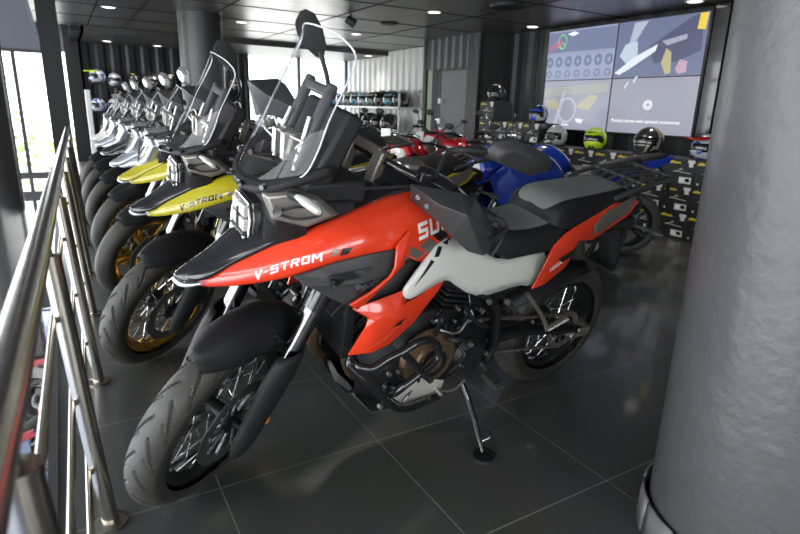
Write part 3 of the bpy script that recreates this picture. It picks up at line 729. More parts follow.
    R1 = scr([(0, 1.43, 1.19), (.08, 1.415, 1.19), (.145, 1.385, 1.195), (.188, 1.352, 1.2)], 0)
    R2_ = scr([(0, 1.385, 1.29), (.08, 1.37, 1.288), (.14, 1.345, 1.285), (.18, 1.322, 1.28)], 0)
    R3_ = scr([(0, 1.34, 1.385), (.07, 1.325, 1.383), (.13, 1.30, 1.375), (.174, 1.283, 1.36)], 0)
    R4 = scr([(0, 1.292, 1.482), (.06, 1.29, 1.48), (.115, 1.275, 1.468), (.163, 1.255, 1.43)], 0)
    if not big:
        R0, R1, R2_, R3_, R4 = [[(p[0], p[1], 1.1 + (p[2] - 1.1) * .7 if p[2] > 1.1 else p[2]) for p in R] for R in (R0, R1, R2_, R3_, R4)]
    bm = NB(); patch(bm, [R0, R1, R2_, R3_, R4]); bmesh.ops.recalc_face_normals(bm, faces=bm.faces)
    ws = mesh_obj('windscreen', bm, M_GLASS, r, sub=2)
    loop = R0 + [R1[-1], R2_[-1], R3_[-1]] + R4[::-1] + [R3_[0], R2_[0], R1[0]]
    cx = Vector((0, 0, 0))
    c_ = sum((Vector(p) for p in loop), Vector()) / len(loop)
    loop = [Vector(p) + (c_ - Vector(p)) * .012 for p in loop]
    bm = NB(); tube(bm, loop, .0023, seg=6, n=4, closed=True); mesh_obj('screen_edge', bm, M_EDGE, ws)
    bm = NB()      # brackets and clips behind the screen
    for s in (1, -1):
        tube(bm, [(1.36, .07 * s, 1.12), (1.34, .07 * s, 1.2), (1.32, .06 * s, 1.26)], .006, seg=8)
        tube(bm, [(1.36, .09 * s, 1.17), (1.375, .11 * s, 1.19), (1.365, .125 * s, 1.21), (1.35, .11 * s, 1.22), (1.345, .09 * s, 1.2)], .0035, seg=8)
        box(bm, 1.33, 1.38, .03 * s - .012, .03 * s + .012, 1.14, 1.21)
    tube(bm, [(1.345, -.09, 1.2), (1.37, 0, 1.205), (1.345, .09, 1.2)], .004, seg=8)
    mesh_obj('screen_bracket', bm, M_ALU, ws)
    # dashboard
    bm = NB(); T = Matrix.Translation((1.265, 0, 1.17)) @ Matrix.Rotation(-.45, 4, 'Y')
    box(bm, -.03, .03, -.125, .125, -.1, .12 if big else .03, T); box(bm, 1.2, 1.44, -.15, .15, .99, 1.05); box(bm, 1.16, 1.34, -.13, .13, 1.03, 1.1)
    box(bm, -.05, .06, -.03, .03, -.22, -.05, T)
    dsh = mesh_obj('instrument_panel', bm, M_BLKM, r, bev=.012)
    bm = NB(); T2 = Matrix.Translation((1.3, .0, 1.255)) @ Matrix.Rotation(-.4, 4, 'Y')
    box(bm, -.012, .012, .05, .085, -.14, .1, T2); box(bm, -.012, .012, -.085, -.05, -.14, .1, T2); box(bm, -.012, .012, -.085, .085, .06, .09, T2)
    if big: mesh_obj('screen_stay', bm, M_DGR, dsh, bev=.008)
    else: bm.free()
    # handlebar
    Tb = BR
    bm = NB()
    P = [(.99, .42, 1.105), (1.0, .33, 1.112), (1.03, .24, 1.122), (1.075, .14, 1.14), (1.09, .06, 1.145), (1.09, 0, 1.145), (1.09, -.06, 1.145), (1.075, -.14, 1.14), (1.03, -.24, 1.122), (1.0, -.33, 1.112), (.99, -.42, 1.105)]
    tube(bm, [Tb @ Vector(p) for p in P], .013, seg=12)
    hb = mesh_obj('handlebar', bm, M_BLKG, r)
    for s in (1, -1):
        bm = NB(); tube(bm, [Tb @ Vector(p) for p in ((.988, .425 * s, 1.104), (.997, .35 * s, 1.11), (1.008, .3 * s, 1.116))], .0175, seg=14); mesh_obj('grip', bm, M_BLKM, hb)
        bm = NB(); box(bm, -.03, .035, -.035, .035, -.03, .03, Tb @ Matrix.Translation((1.03, .255 * s, 1.12)));
        lathe(bm, [(0, 0), (.028, 0), (.028, .03), (0, .035)], 16, Tb @ Matrix.Translation((1.06, .2 * s, 1.14)))
        tube(bm, [Tb @ Vector(p) for p in ((1.05, .22 * s, 1.11), (1.075, .3 * s, 1.108), (1.06, .4 * s, 1.095))], .006, seg=8)
        mesh_obj('switch_cluster', bm, M_BLKG, hb, bev=.006)
        # riser clamp
        bm = NB(); box(bm, -.022, .022, -.018, .018, -.09, .03, Tb @ Matrix.Translation((1.095, .055 * s, 1.14)) @ Matrix.Rotation(-.25, 4, 'Y'))
        tag(mesh_obj('bar_riser', bm, M_GUN, hb, bev=.006), 'grey metal riser')
    bm = NB(); box(bm, -.012, .014, -.055, .055, -.005, .022, Tb @ Matrix.Translation((1.095, 0, 1.155)) @ Matrix.Rotation(-.25, 4, 'Y')); tag(mesh_obj('riser_bridge', bm, M_GUN, hb, bev=.005), 'grey metal bridge')
    bm = NB()
    for s in (1, -1):
        tube(bm, [Tb @ Vector((1.05, .2 * s, 1.12)), Tb @ Vector((1.14, .13 * s, 1.07)), Vector((1.2, .08 * s, 1.02)), Vector((1.16, .05 * s, .97))], .0055, seg=7)
        tube(bm, [Tb @ Vector((1.06, .22 * s, 1.13)), Tb @ Vector((1.16, .16 * s, 1.12)), Vector((1.24, .1 * s, 1.06)), Vector((1.22, .07 * s, .98))], .0045, seg=7)
    mesh_obj('cables', bm, M_BLKM, hb)
    # hand guards
    for s in (1, -1):
        mk = (lambda P: [Tb @ Vector(p) for p in P]) if s > 0 else (lambda P: [Tb @ Vector((p[0], -p[1], p[2])) for p in P])
        A_, B1, C1, D1, E1, F1, G1, H1, I1, J1 = mk([(1.136, 0.200, 1.145), (1.078, 0.330, 1.167), (1.070, 0.370, 1.166), (0.984, 0.450, 1.055), (0.939, 0.450, 0.994), (1.045, 0.450, 1.012), (1.095, 0.420, 1.029), (1.126, 0.365, 1.063), (1.125, 0.315, 1.081), (1.101, 0.200, 1.082)])
        Q1, Q2 = mk([(1.171, 0.402, 1.163), (1.174, 0.320, 1.152)])
        gs = Tb.to_3x3() @ Vector((.03, 0, .045)) if s < 0 else Vector()
        A_, B1, C1, D1, E1, F1, G1, H1, I1, J1, Q1, Q2 = [q + gs for q in (A_, B1, C1, D1, E1, F1, G1, H1, I1, J1, Q1, Q2)]
        bm = NB()
        V = [bm.verts.new(p) for p in (A_, B1, C1, D1, E1, F1, G1, H1, I1, J1, Q1, Q2)]
        for f in ((0, 1, 11), (0, 11, 9), (9, 11, 8), (1, 10, 11), (11, 10, 7, 8), (1, 2, 3, 10), (10, 3, 4, 5), (10, 5, 6, 7)): bm.faces.new([V[k] for k in f])
        bmesh.ops.recalc_face_normals(bm, faces=bm.faces)
        hg = mesh_obj('hand_guard', bm, M_DGR, hb, solid=.009, bev=.004, off=0)
        bm = NB(); tube(bm, mk([(1.03, .46, 1.07), (.98, .465, 1.09), (.975, .44, 1.104), (.985, .42, 1.105)]), .010, seg=8)
        tube(bm, mk([(1.0, .46, 1.0), (.975, .46, 1.05), (.975, .445, 1.1)]), .012, seg=8, flat=.5)
        mesh_obj('guard_stay', bm, M_BLKM, hg)
        bm = NB()
        for q in ((1.128, .235, 1.12), (1.138, .275, 1.115)):
            a, b = mk([q, (q[0] + .012, q[1], q[2])]); cyl(bm, a, b, .008, seg=10)
        mesh_obj('guard_screw', bm, M_BLKG, hg)
    # mirrors
    def mirror(P, push, back, stalk):
        bm = NB(); tube(bm, stalk, [.008, .0075, .0075, .0085][:len(stalk)] + [.0085] * max(0, len(stalk) - 4), seg=10)
        mr = mesh_obj('mirror_stalk', bm, M_BLKM, hb)
        bm = NB(); dome(bm, P, push, .62, back); mesh_obj('mirror_head', bm, M_DGR if big else M_SIL, mr, sub=0, bev=.008)
        bm = NB(); PP = [Vector(p) for p in P]; c = sum(PP, Vector()) / len(PP)
        bm.faces.new([bm.verts.new(c + (p - c) * .9 + Vector(back) * 1.08) for p in PP]); mesh_obj('mirror_glass', bm, M_CHR, mr, smooth=None)
    if big:
        n = (Tb.to_3x3() @ Vector((1, 0, 0)))
        lm = [(484,151,.335), (494,141,.345), (511,138,.37), (535,147.5,.41), (551,156.5,.44), (553.5,166,.445), (546,172,.43), (530,176.5,.41), (506,166,.37), (484,157,.335)]
        mirror([Tb @ Vector(q) for q in ((1.044, 0.335, 1.296), (1.026, 0.345, 1.327), (0.973, 0.370, 1.339), (0.844, 0.410, 1.305), (0.730, 0.440, 1.266), (0.659, 0.445, 1.219), (0.653, 0.430, 1.188), (0.748, 0.410, 1.184), (0.910, 0.370, 1.237), (1.025, 0.335, 1.274))], n * .03 + Vector((.012, .03, 0)), n * -.012 + Vector((0, -.012, 0)),
               [Tb @ Vector(q) for q in ((1.045, .21, 1.12), (1.027, 0.222, 1.189), (1.073, 0.250, 1.257), (1.085, 0.300, 1.290), (1.024, 0.345, 1.294))])
        mirror([Tb @ Vector(q) for q in ((1.004, -0.420, 1.386), (1.006, -0.415, 1.410), (0.986, -0.410, 1.419), (0.956, -0.400, 1.410), (0.920, -0.385, 1.368), (0.895, -0.375, 1.315), (0.893, -0.375, 1.278), (0.915, -0.385, 1.268), (0.953, -0.400, 1.298), (0.983, -0.415, 1.341))], n * .04, n * -.008,
               [Tb @ Vector(q) for q in ((1.04, -.22, 1.12), (1.05, -.26, 1.15), (0.939, -0.295, 1.179), (0.911, -0.330, 1.222), (0.919, -0.375, 1.293))])
    else:
        n = Vector((1, 0, 0))
        for s in (1, -1):
            P = [(1.02, .31 * s, 1.27), (1.02, .33 * s, 1.33), (1.02, .37 * s, 1.355), (1.02, .43 * s, 1.35), (1.02, .44 * s, 1.31), (1.02, .39 * s, 1.26), (1.02, .34 * s, 1.245)]
            mirror([Tb @ Vector(q) for q in P], Tb.to_3x3() @ Vector((.035, 0, 0)), Tb.to_3x3() @ Vector((-.008, 0, 0)), [Tb @ Vector(q) for q in ((1.04, .22 * s, 1.12), (1.05, .25 * s, 1.17), (1.03, .32 * s, 1.23), (1.03, .37 * s, 1.29))])
    return r
def place(o, X, Y, heading, lean):
    """heading: unit angle of the forward axis in the world; lean to the bike's left"""
    F = Vector((math.cos(heading), math.sin(heading), 0)); L = Vector((-math.sin(heading), math.cos(heading), 0)); Z = Vector((0, 0, 1))
    Up = Z * math.cos(lean) + L * math.sin(lean); Lt = L * math.cos(lean) - Z * math.sin(lean)
    M = Matrix((F, Lt, Up)).transposed().to_4x4(); M.translation = Vector((X, Y, 0)); o.matrix_world = M
    return o
# ------------------------------------------------------------------ smaller road bikes
def build_roadster(paint, accent, sport=True):
    r = empty('motorcycle'); I = Matrix(); WB = 1.36; R = .3
    wheel(r, 'front_wheel', WB, R, .1, .225, I, M_RIMB, False, (1,), .14, False)
    wheel(r, 'rear_wheel', 0, R, .14, .225, I, M_RIMB, False, (-1,), .11, False)
    for s in (1, -1):
        bm = NB(); tube(bm, [(WB, .09 * s, R), (WB - .1, .09 * s, .55), (WB - .24, .09 * s, .88)], [.024, .022, .026], seg=10); mesh_obj('fork_leg', bm, M_DCHR, r)
    bm = fender_bm(I, WB, R, R + .04, .12, 20, 140, .05, 12); mesh_obj('front_fender', bm, paint, r, solid=.005)
    rows = []
    for x, z, hw, zt in ((1.04, .82, .07, .9), (.98, .78, .14, .98), (.85, .76, .16, 1.02), (.7, .76, .14, .98), (.58, .76, .1, .86)):
        rows.append([(x, -hw * .6, z), (x, -hw, z + .08), (x, -hw * .75, zt - .04), (x, 0, zt), (x, hw * .75, zt - .04), (x, hw, z + .08), (x, hw * .6, z)])
    bm = NB(); patch(bm, rows); V = list(bm.verts); bm.faces.new(V[:7]); bm.faces.new(V[-7:][::-1]); bmesh.ops.recalc_face_normals(bm, faces=bm.faces)
    tank = mesh_obj('tank', bm, paint, r, sub=2)
    bm = NB(); lathe(bm, [(0, 0), (.035, 0), (.035, .01), (0, .012)], 16, Matrix.Translation((.82, 0, 1.012))); mesh_obj('fuel_cap', bm, M_ALU, tank)
    rows = []
    for x, z, hw, zt in ((.6, .78, .1, .83), (.45, .75, .14, .8), (.25, .77, .14, .82), (.18, .8, .12, .88), (0, .84, .11, .92), (-.18, .88, .07, .95), (-.24, .9, .04, .945)):
        rows.append([(x, -hw, z), (x, -hw * .8, zt - .01), (x, 0, zt), (x, hw * .8, zt - .01), (x, hw, z)])
    bm = NB(); patch(bm, rows); V = list(bm.verts); bm.faces.new(V[:5]); bm.faces.new(V[-5:][::-1]); bmesh.ops.recalc_face_normals(bm, faces=bm.faces)
    mesh_obj('seat', bm, M_SEATB, r, sub=1)
    for s in (1, -1):
        mk = (lambda P: P) if s > 0 else mirY
        bm = NB(); dome(bm, mk([(.3, .125, .8), (.3, .12, .7), (.05, .11, .76), (-.24, .06, .86), (-.3, .03, .93), (0, .12, .88)]), (0, .012 * s, 0), .85); mesh_obj('tail_panel', bm, paint, r, bev=.004)
        if sport:
            bm = NB(); dome(bm, mk([(1.3, .1, .86), (1.22, .16, .96), (1.02, .2, .9), (.86, .21, .72), (.72, .19, .5), (.78, .17, .34), (1.0, .17, .36), (1.08, .2, .56), (1.24, .15, .7)]), (0, .02 * s, 0), .8); fp = mesh_obj('fairing', bm, paint, r, bev=.006)
            bm = NB(); dome(bm, mk([(1.1, .232, .66), (.84, .232, .56), (.82, .232, .52), (1.08, .232, .60)]), (0, .004 * s, 0), .95); mesh_obj('stripe', bm, accent, fp)
            bm = NB(); dome(bm, mk([(1.16, .222, .82), (.98, .232, .78), (.93, .23, .745), (1.12, .224, .775)]), (0, .004 * s, 0), .95); mesh_obj('white_band', bm, M_SIL, fp)
        else:
            bm = NB(); dome(bm, mk([(1.12, .16, .9), (.96, .19, .84), (.86, .18, .68), (1.02, .19, .6), (1.12, .17, .74)]), (0, .02 * s, 0), .75); fp = mesh_obj('tank_shroud', bm, paint, r, bev=.006)
        bm = NB(); tube(bm, [(1.12, .1 * s, .98), (1.06, .2 * s, 1.0), (1.0, .32 * s, .98)], .012, seg=8); tube(bm, [(1.04, .24 * s, .995), (1.0, .34 * s, .98)], .018, seg=8, n=1)
        h = mesh_obj('handlebar', bm, M_BLKG, r)
        bm = NB(); tube(bm, [(1.06, .2 * s, 1.0), (1.08, .26 * s, 1.1), (1.05, .3 * s, 1.16)], .006, seg=6); ico(bm, (1.05, .33 * s, 1.18), (.012, .045, .028), 2); mesh_obj('mirror', bm, M_BLKM, h)
    bm = NB(); hx = [(1.3, -.08, .98), (1.3, .08, .98), (1.31, .13, .92), (1.34, .1, .82), (1.36, .03, .76), (1.36, -.03, .76), (1.34, -.1, .82), (1.31, -.13, .92)]
    dome(bm, hx, (.035, 0, 0), .8, (-.1, 0, .02)); hl = mesh_obj('headlight_cowl', bm, paint, r, bev=.006)
    bm = NB(); dome(bm, [(p[0] + .038, p[1] * .6, .87 + (p[2] - .87) * .62) for p in hx], (.012, 0, 0), .8); mesh_obj('headlight', bm, M_LENS, hl, bev=.003)
    bm = NB(); patch(bm, [[(1.3, -.1, .98), (1.31, 0, .99), (1.3, .1, .98)], [(1.22, -.11, 1.06), (1.24, 0, 1.08), (1.22, .11, 1.06)], [(1.13, -.09, 1.13), (1.15, 0, 1.15), (1.13, .09, 1.13)]]); mesh_obj('windscreen', bm, M_GLASS, r, sub=1)
    bm = NB(); rows = [[(x, 0, z0), (x, -h, z0 + .05), (x, -h, z1 - .05), (x, 0, z1), (x, h, z1 - .05), (x, h, z0 + .05), (x, 0, z0)] for x, z0, z1, h in ((1.02, .3, .6, .1), (.9, .22, .7, .16), (.6, .22, .68, .16), (.42, .3, .55, .1))]
    patch(bm, rows); mesh_obj('engine', bm, M_ENG, r, smooth=30)
    bm = NB()
    for s in (1, -1): tube(bm, [(1.1, .05 * s, .88), (.8, .14 * s, .76), (.5, .13 * s, .6), (.42, .12 * s, .4), (0, .1 * s, .3)], [.03, .03, .026, .026, .02], seg=8)
    for s in (1, -1): tube(bm, [(.5, .1 * s, .68), (.1, .09 * s, .8), (-.2, .05 * s, .86)], .014, seg=8)
    mesh_obj('frame', bm, M_ENG, r)
    bm = NB(); tube(bm, [(.95, -.08, .35), (.7, -.15, .2), (.4, -.17, .28)], .02, seg=8); tube(bm, [(.38, -.18, .3), (.1, -.2, .4), (-.1, -.2, .48)], [.03, .05, .045], seg=12); mesh_obj('exhaust', bm, M_DGR, r)
    bm = NB(); tube(bm, [(.56, .12, .3), (.5, .22, .12), (.47, .26, .012)], .01, seg=8); mesh_obj('side_stand', bm, M_BLKG, r)
    bm = NB(); tube(bm, [(-.15, 0, .86), (-.28, 0, .72), (-.32, 0, .56)], [.05, .03, .045], seg=8, flat=.3); mesh_obj('plate_holder', bm, M_BLKM, r)
    return r
# ------------------------------------------------------------------ helmets
def helmet(loc, rz, m, peak=None, visor=None, label='', group=None, s=1.0, stand=True):
    r = empty('helmet', loc, rz); tag(r, label, 'helmet', group)
    bm = NB(); d = bmesh.ops.create_uvsphere(bm, u_segments=28, v_segments=18, radius=1)
    for v in bm.verts:
        x, y, z = v.co; a = 1.0
        z2 = max(z, -.78)
        if x > .2 and z < -.1: a = 1.12          # chin bar
        v.co = Vector((x * .148 * a * (1.08 if x < 0 else 1), y * .122, z2 * .135)) * s + Vector((0, 0, .105 * s))
    mesh_obj('shell', bm, m, r, smooth=60)
    bm = NB(); rows = []
    for z in (.075, .10, .13, .155):
        rows.append([Vector((math.cos(a) * .157 * math.sqrt(max(.05, 1 - ((z - .1) / .135) ** 2)) + .001, math.sin(a) * .128 * math.sqrt(max(.05, 1 - ((z - .1) / .135) ** 2)), z)) * s for a in [(-1.05 + 2.1 * k / 12) for k in range(13)]])
    patch(bm, rows); mesh_obj('visor', bm, visor or M_BLKG, r, solid=.004 * s, off=1)
    bm = NB(); box(bm, .15 * s, .178 * s, -.03 * s, .03 * s, .02 * s, .04 * s); mesh_obj('chin_vent', bm, M_BLKM, r, bev=.004)
    bm = NB(); lathe(bm, [(.1 * s, 0), (.118 * s, 0), (.12 * s, .012 * s), (.1 * s, .012 * s)], 24, Matrix.Diagonal((1.15, 1, 1, 1)), closed=True); mesh_obj('neck_trim', bm, M_BLKM, r)
    if peak:
        bm = NB(); patch(bm, [[Vector((.02, -.1, .2)) * s, Vector((.02, 0, .245)) * s, Vector((.02, .1, .2)) * s], [Vector((.14, -.1, .185)) * s, Vector((.15, 0, .225)) * s, Vector((.14, .1, .185)) * s], [Vector((.24, -.065, .19)) * s, Vector((.26, 0, .21)) * s, Vector((.24, .065, .19)) * s]])
        mesh_obj('peak', bm, peak, r, solid=.006, sub=1)
    return r
# ------------------------------------------------------------------ the place
CZ = 2.45
def rows_mat(name, base, line, sx, sy, ox=0, oy=0, rough=.2, lw=.0025, spec=.5, var=.02, coat=0., rvar=.06):
    m = bpy.data.materials.new(name); m.use_nodes = True; nt = m.node_tree; N = nt.nodes; L = nt.links; b = N['Principled BSDF']
    tc = N.new('ShaderNodeTexCoord'); mp = N.new('ShaderNodeMapping'); mp.inputs['Location'].default_value = (ox, oy, 0)
    br = N.new('ShaderNodeTexBrick'); br.offset = 0; br.squash = 1
    br.inputs['Scale'].default_value = 1; br.inputs['Brick Width'].default_value = sx; br.inputs['Row Height'].default_value = sy
    br.inputs['Mortar Size'].default_value = lw; br.inputs['Mortar Smooth'].default_value = .1; br.inputs['Bias'].default_value = 0
    br.inputs['Color1'].default_value = (*base, 1); br.inputs['Color2'].default_value = (*[c * (1 - var) for c in base], 1); br.inputs['Mortar'].default_value = (*line, 1)
    L.new(tc.outputs['Object'], mp.inputs['Vector']); L.new(mp.outputs['Vector'], br.inputs['Vector'])
    n = N.new('ShaderNodeTexNoise'); n.inputs['Scale'].default_value = 3; n.inputs['Detail'].default_value = 6
    mx = N.new('ShaderNodeMix'); mx.data_type = 'RGBA'; mx.blend_type = 'MULTIPLY'; mx.inputs[0].default_value = .35
    L.new(tc.outputs['Object'], n.inputs['Vector']); L.new(br.outputs['Color'], mx.inputs[6]); L.new(n.outputs['Color'], mx.inputs[7]); L.new(mx.outputs[2], b.inputs['Base Color'])
    mr = N.new('ShaderNodeMapRange'); mr.inputs[3].default_value = rough - rvar; mr.inputs[4].default_value = rough + rvar
    L.new(n.outputs['Fac'], mr.inputs[0]); L.new(mr.outputs[0], b.inputs['Roughness'])
    b.inputs['Specular IOR Level'].default_value = spec; b.inputs['Coat Weight'].default_value = coat; b.inputs['Coat Roughness'].default_value = .09
    bp = N.new('ShaderNodeBump'); bp.inputs['Strength'].default_value = .4; bp.inputs['Distance'].default_value = .002; bp.invert = True
    L.new(br.outputs['Fac'], bp.inputs['Height']); L.new(bp.outputs['Normal'], b.inputs['Normal'])
    return m
def struct(name, bm, m, **k):
    k.setdefault('smooth', None)
    return tag(mesh_obj(name, bm, m, **k), kind='structure')
M_FLOOR = rows_mat('slate_tiles', (.07, .074, .071), (.21, .21, .2), .6, .6, 0.280, 0.120, rough=.36, lw=.0025, spec=.6, coat=.4)
M_CEIL = rows_mat('ceiling_panels', (.11, .1, .09), (.012, .012, .012), 1.2, 1.8, .1, .5, rough=.3, lw=.016, spec=.8, var=.12)
M_LOWF = rows_mat('lower_tiles', (.22, .28, .42), (.1, .12, .2), .6, .6, rough=.25)
M_BWALL = mat('black_cladding', (.014, .014, .015), .42, spec=.3)
M_GWALL = mat('grey_cladding', (.06, .06, .06), .35, .3)
M_WWALL = mat('white_cladding', (.55, .55, .52), .4)
M_GREY = mat('grey_render', (.12, .125, .135), .7)
M_STEEL = mat('brushed_stainless', (.5, .46, .4), .24, 1)
M_COL = mat('column_grey_paint', (.075, .074, .08), .38, bump=(22, .4))
M_COLD = mat('column_dark_paint', (.034, .033, .032), .4, bump=(22, .3))
M_LAMP = mat('lamp_glow', (1, 1, 1), .5, emit=(1, .96, .86), es=4)
bm = NB(); box(bm, -.16, 6.7, -4.1, 14, -.25, 0); struct('floor', bm, M_FLOOR)
bm = NB(); box(bm, -.18, -.15, -4.1, 14, -.28, .012); struct('trim_1', bm, M_DGR)
bm = NB(); box(bm, -9, 7, -5, 26, -3.2, -3.0); struct('floor_lower', bm, M_LOWF)
bm = NB(); box(bm, -.2, 6.8, -4.1, 11.6, CZ, CZ + .2); struct('ceiling', bm, M_CEIL)
bm = NB()
for k in range(-3, 10): box(bm, -.19, 6.7, k * 1.22 + .4, k * 1.22 + .414, CZ - .005, CZ + .01)
for k in range(5): box(bm, .55 + k * 1.45, .564 + k * 1.45, -4.1, 11.6, CZ - .0045, CZ + .01)
struct('trim_6', bm, mat('seam_black', (.006, .006, .006), .8, spec=.1))
bm = NB(); box(bm, .45, 6.8, 11.6, 14, CZ - .09, CZ + .2); struct('ceiling_soffit', bm, mat('soffit_dark', (.05, .047, .043), .4))
bm = NB(); box(bm, -6.2, -.2, -4.1, 14, 4.3, 4.5); struct('ceiling_void', bm, M_GREY)
bm = NB(); box(bm, -.25, -.2, -4.1, 14, CZ, 4.3); struct('wall_bulkhead', bm, M_GREY)
# cladding: ribbed container panels
def ribbed(name, x0, y0, x1, y1, z0, z1, m, pitch=.24, depth=.035, nrm=(0, -1)):
    L = math.hypot(x1 - x0, y1 - y0); n = max(1, round(L / pitch)); u = Vector(((x1 - x0) / L, (y1 - y0) / L, 0)); w = Vector((nrm[0], nrm[1], 0))
    pts = []
    for k in range(n):
        a = k * L / n; p = L / n
        for t, d in ((0, 0), (.32, 0), (.5, 1), (.82, 1)): pts.append(Vector((x0, y0, 0)) + u * (a + t * p) + w * (d * depth))
    pts.append(Vector((x1, y1, 0)))
    bm = NB(); patch(bm, [[p + Vector((0, 0, z0)) for p in pts], [p + Vector((0, 0, z1)) for p in pts]]); bmesh.ops.recalc_face_normals(bm, faces=bm.faces)
    return struct(name, bm, m, solid=.05, off=0)
ribbed('wall_back', .36, 13.8, 3.85, 13.8, 0, CZ, M_BWALL, .3)
ribbed('wall_right_far', 6.5, 13.8, 6.5, 9.35, 0, CZ, M_WWALL, .26, .04, (-1, 0))
ribbed('wall_right_mid', 5.95, 9.2, 5.95, 7.7, 1.93, CZ, M_GWALL, .2, .03, (-1, 0))
ribbed('wall_right', 6.5, 7.7, 6.5, -4, 0, CZ, M_BWALL, .34, .04, (-1, 0))
bm = NB(); box(bm, 5.95, 6.55, 7.62, 7.7, 0, CZ); box(bm, 5.9, 5.97, 7.62, 7.92, 0, CZ); struct('trim_2', bm, M_GWALL)
bm = NB(); box(bm, 5.92, 6.6, 9.2, 9.3, 0, CZ); box(bm, 5.93, 6.0, 8.72, 9.0, 0, CZ); struct('trim_3', bm, M_BWALL)
# grey door beside the container wall
dr = tag(empty('door_1', (5.94, 8.3, 0)), kind='structure')
bm = NB(); box(bm, -.02, .03, -.4, .4, .0, 1.9); mesh_obj('door_leaf', bm, mat('door_grey', (.13, .135, .145), .45), dr, bev=.004)
bm = NB(); box(bm, -.03, .05, .4, .44, 0, 1.95); box(bm, -.03, .05, -.44, -.4, 0, 1.95); box(bm, -.03, .05, -.44, .44, 1.9, 1.95); mesh_obj('door_frame', bm, M_GWALL, dr)
bm = NB()
for z in (.7, 1.0, 1.35): box(bm, -.06, -.02, .33, .41, z, z + .09)
mesh_obj('door_hinge', bm, M_WPL, dr)
dr = tag(empty('window_1', (6.2, 9.25, 0)), kind='structure')
bm = NB(); box(bm, -.25, -.2, -.28, -.24, .3, 2.1); box(bm, -.25, -.2, -.02, .02, .3, 2.1); box(bm, -.25, -.2, -.28, .02, 2.06, 2.1); mesh_obj('window_frame', bm, M_ALU, dr)
bm = NB(); box(bm, -.235, -.23, -.24, -.02, .3, 2.06); mesh_obj('window_pane', bm, mat('frosted_pane', (.35, .4, .3), .3), dr)
# the glazed back wall and the glazing over the void
def glazing(name, x0, x1, y, z0, z1, nx, zs, m=None, th=.07):
    w = tag(empty(name, ((x0 + x1) / 2, y, z0)), kind='structure'); o = Vector(((x0 + x1) / 2, y, z0))
    bm = NB()
    for k in range(nx + 1):
        x = x0 + (x1 - x0) * k / nx; box(bm, x - th / 2 - o.x, x + th / 2 - o.x, -.05, .05, 0, z1 - z0)
    for z, h in zs: box(bm, x0 - o.x, x1 - o.x, -.06, .06, z - z0, z - z0 + h)
    mesh_obj('window_frame', bm, m or M_DGR, w)
    bm = NB(); poly(bm, [(x0 - o.x, 0, 0), (x1 - o.x, 0, 0), (x1 - o.x, 0, z1 - z0), (x0 - o.x, 0, z1 - z0)]); mesh_obj('window_pane', bm, glass('window_glass', (.97, .98, .98), 1, 0), w, smooth=None)
glazing('window_2', 3.9, 6.45, 13.85, .0, CZ, 2, [(0, .08), (CZ - .06, .06)])
glazing('window_3', -5.93, .07, 13.85, -3, 2.16, 8, [(-3, .08), (-.82, .2), (-.36, .13), (2.1, .06)])
bm = NB(); box(bm, -6.2, .3, 13.8, 14, 2.16, 4.3); struct('wall_left_upper', bm, M_GREY)
bm = NB(); box(bm, .2, .45, 13.6, 13.9, 0, 4.3); box(bm, .3, .5, 11.6, 13.9, CZ - .09, 4.3); struct('trim_4', bm, M_BWALL)
# big black post at the end of the balcony
bm = NB(); box(bm, -.13, .09, 8.9, 9.1, -3, CZ); box(bm, .09, .1, 8.89, 8.93, 0, CZ); struct('trim_5', bm, M_BWALL)
bm = NB(); box(bm, .43, .52, 12.4, 12.5, 0, 1.42); tag(mesh_obj('display_post', bm, M_WPL, bev=.01), 'slim white upright post before the black helmet wall', 'post')
# walls behind the camera, with big windows
bm = NB(); box(bm, -6.2, 6.8, -4.2, -4.1, 2.3, 4.4); box(bm, -6.2, 6.8, -4.2, -4.1, -3, .5); box(bm, 3.2, 6.8, -4.2, -4.1, .5, 2.3); box(bm, -.2, .1, -4.2, -4.1, .5, 2.3); box(bm, 1.5, 1.7, -4.2, -4.1, .5, 2.3); struct('wall_front', bm, M_GREY)
bm = NB()
for y in (-4, -1, 2, 5, 8, 11, 13.8): box(bm, -3.45, -3.35, y - .05, y + .05, -3, 4.4)
for z in (-.5, 2.2): box(bm, -3.45, -3.35, -4, 13.8, z, z + .1)
struct('window_4', bm, M_DGR)
# outside
bm = NB(); box(bm, -40, 40, 14.2, 90, -3.3, -3.2); struct('ground_outside', bm, mat('pale_paving', (.6, .58, .52), .9))
def bush(x, y, z, s, seed, label):
    rr = random.Random(seed); r = empty('tree', (x, y, z)); tag(r, label, 'tree')
    bm = NB(); tube(bm, [(0, 0, 0), (.1, 0, 1.2 * s), (0, .1, 2.2 * s)], [.12 * s, .09 * s, .05 * s], seg=8); mesh_obj('trunk', bm, mat('bark', (.3, .25, .18), .9), r)
    bm = NB()
    for k in range(700):
        c = Vector((rr.gauss(0, .8 * s), rr.gauss(0, .6 * s), 2.2 * s + rr.gauss(0, .55 * s))); a = Vector((rr.uniform(-1, 1), rr.uniform(-1, 1), rr.uniform(-1, 1))).normalized() * .1 * s; b = a.cross(Vector((rr.uniform(-1, 1), rr.uniform(-1, 1), rr.uniform(-1, 1)))).normalized() * .06 * s
        bm.faces.new([bm.verts.new(c - a), bm.verts.new(c + b), bm.verts.new(c + a), bm.verts.new(c - b)])
    mesh_obj('foliage', bm, mat('leaves', (.42, .5, .2), .7), r, smooth=None)
bush(-2.2, 20, -3.2, 1.35, 1, 'leafy tree seen through the left window, nearer the black post')
bush(-8.5, 24, -3.2, 1.3, 2, 'leafy tree seen through the left window at its outer edge')
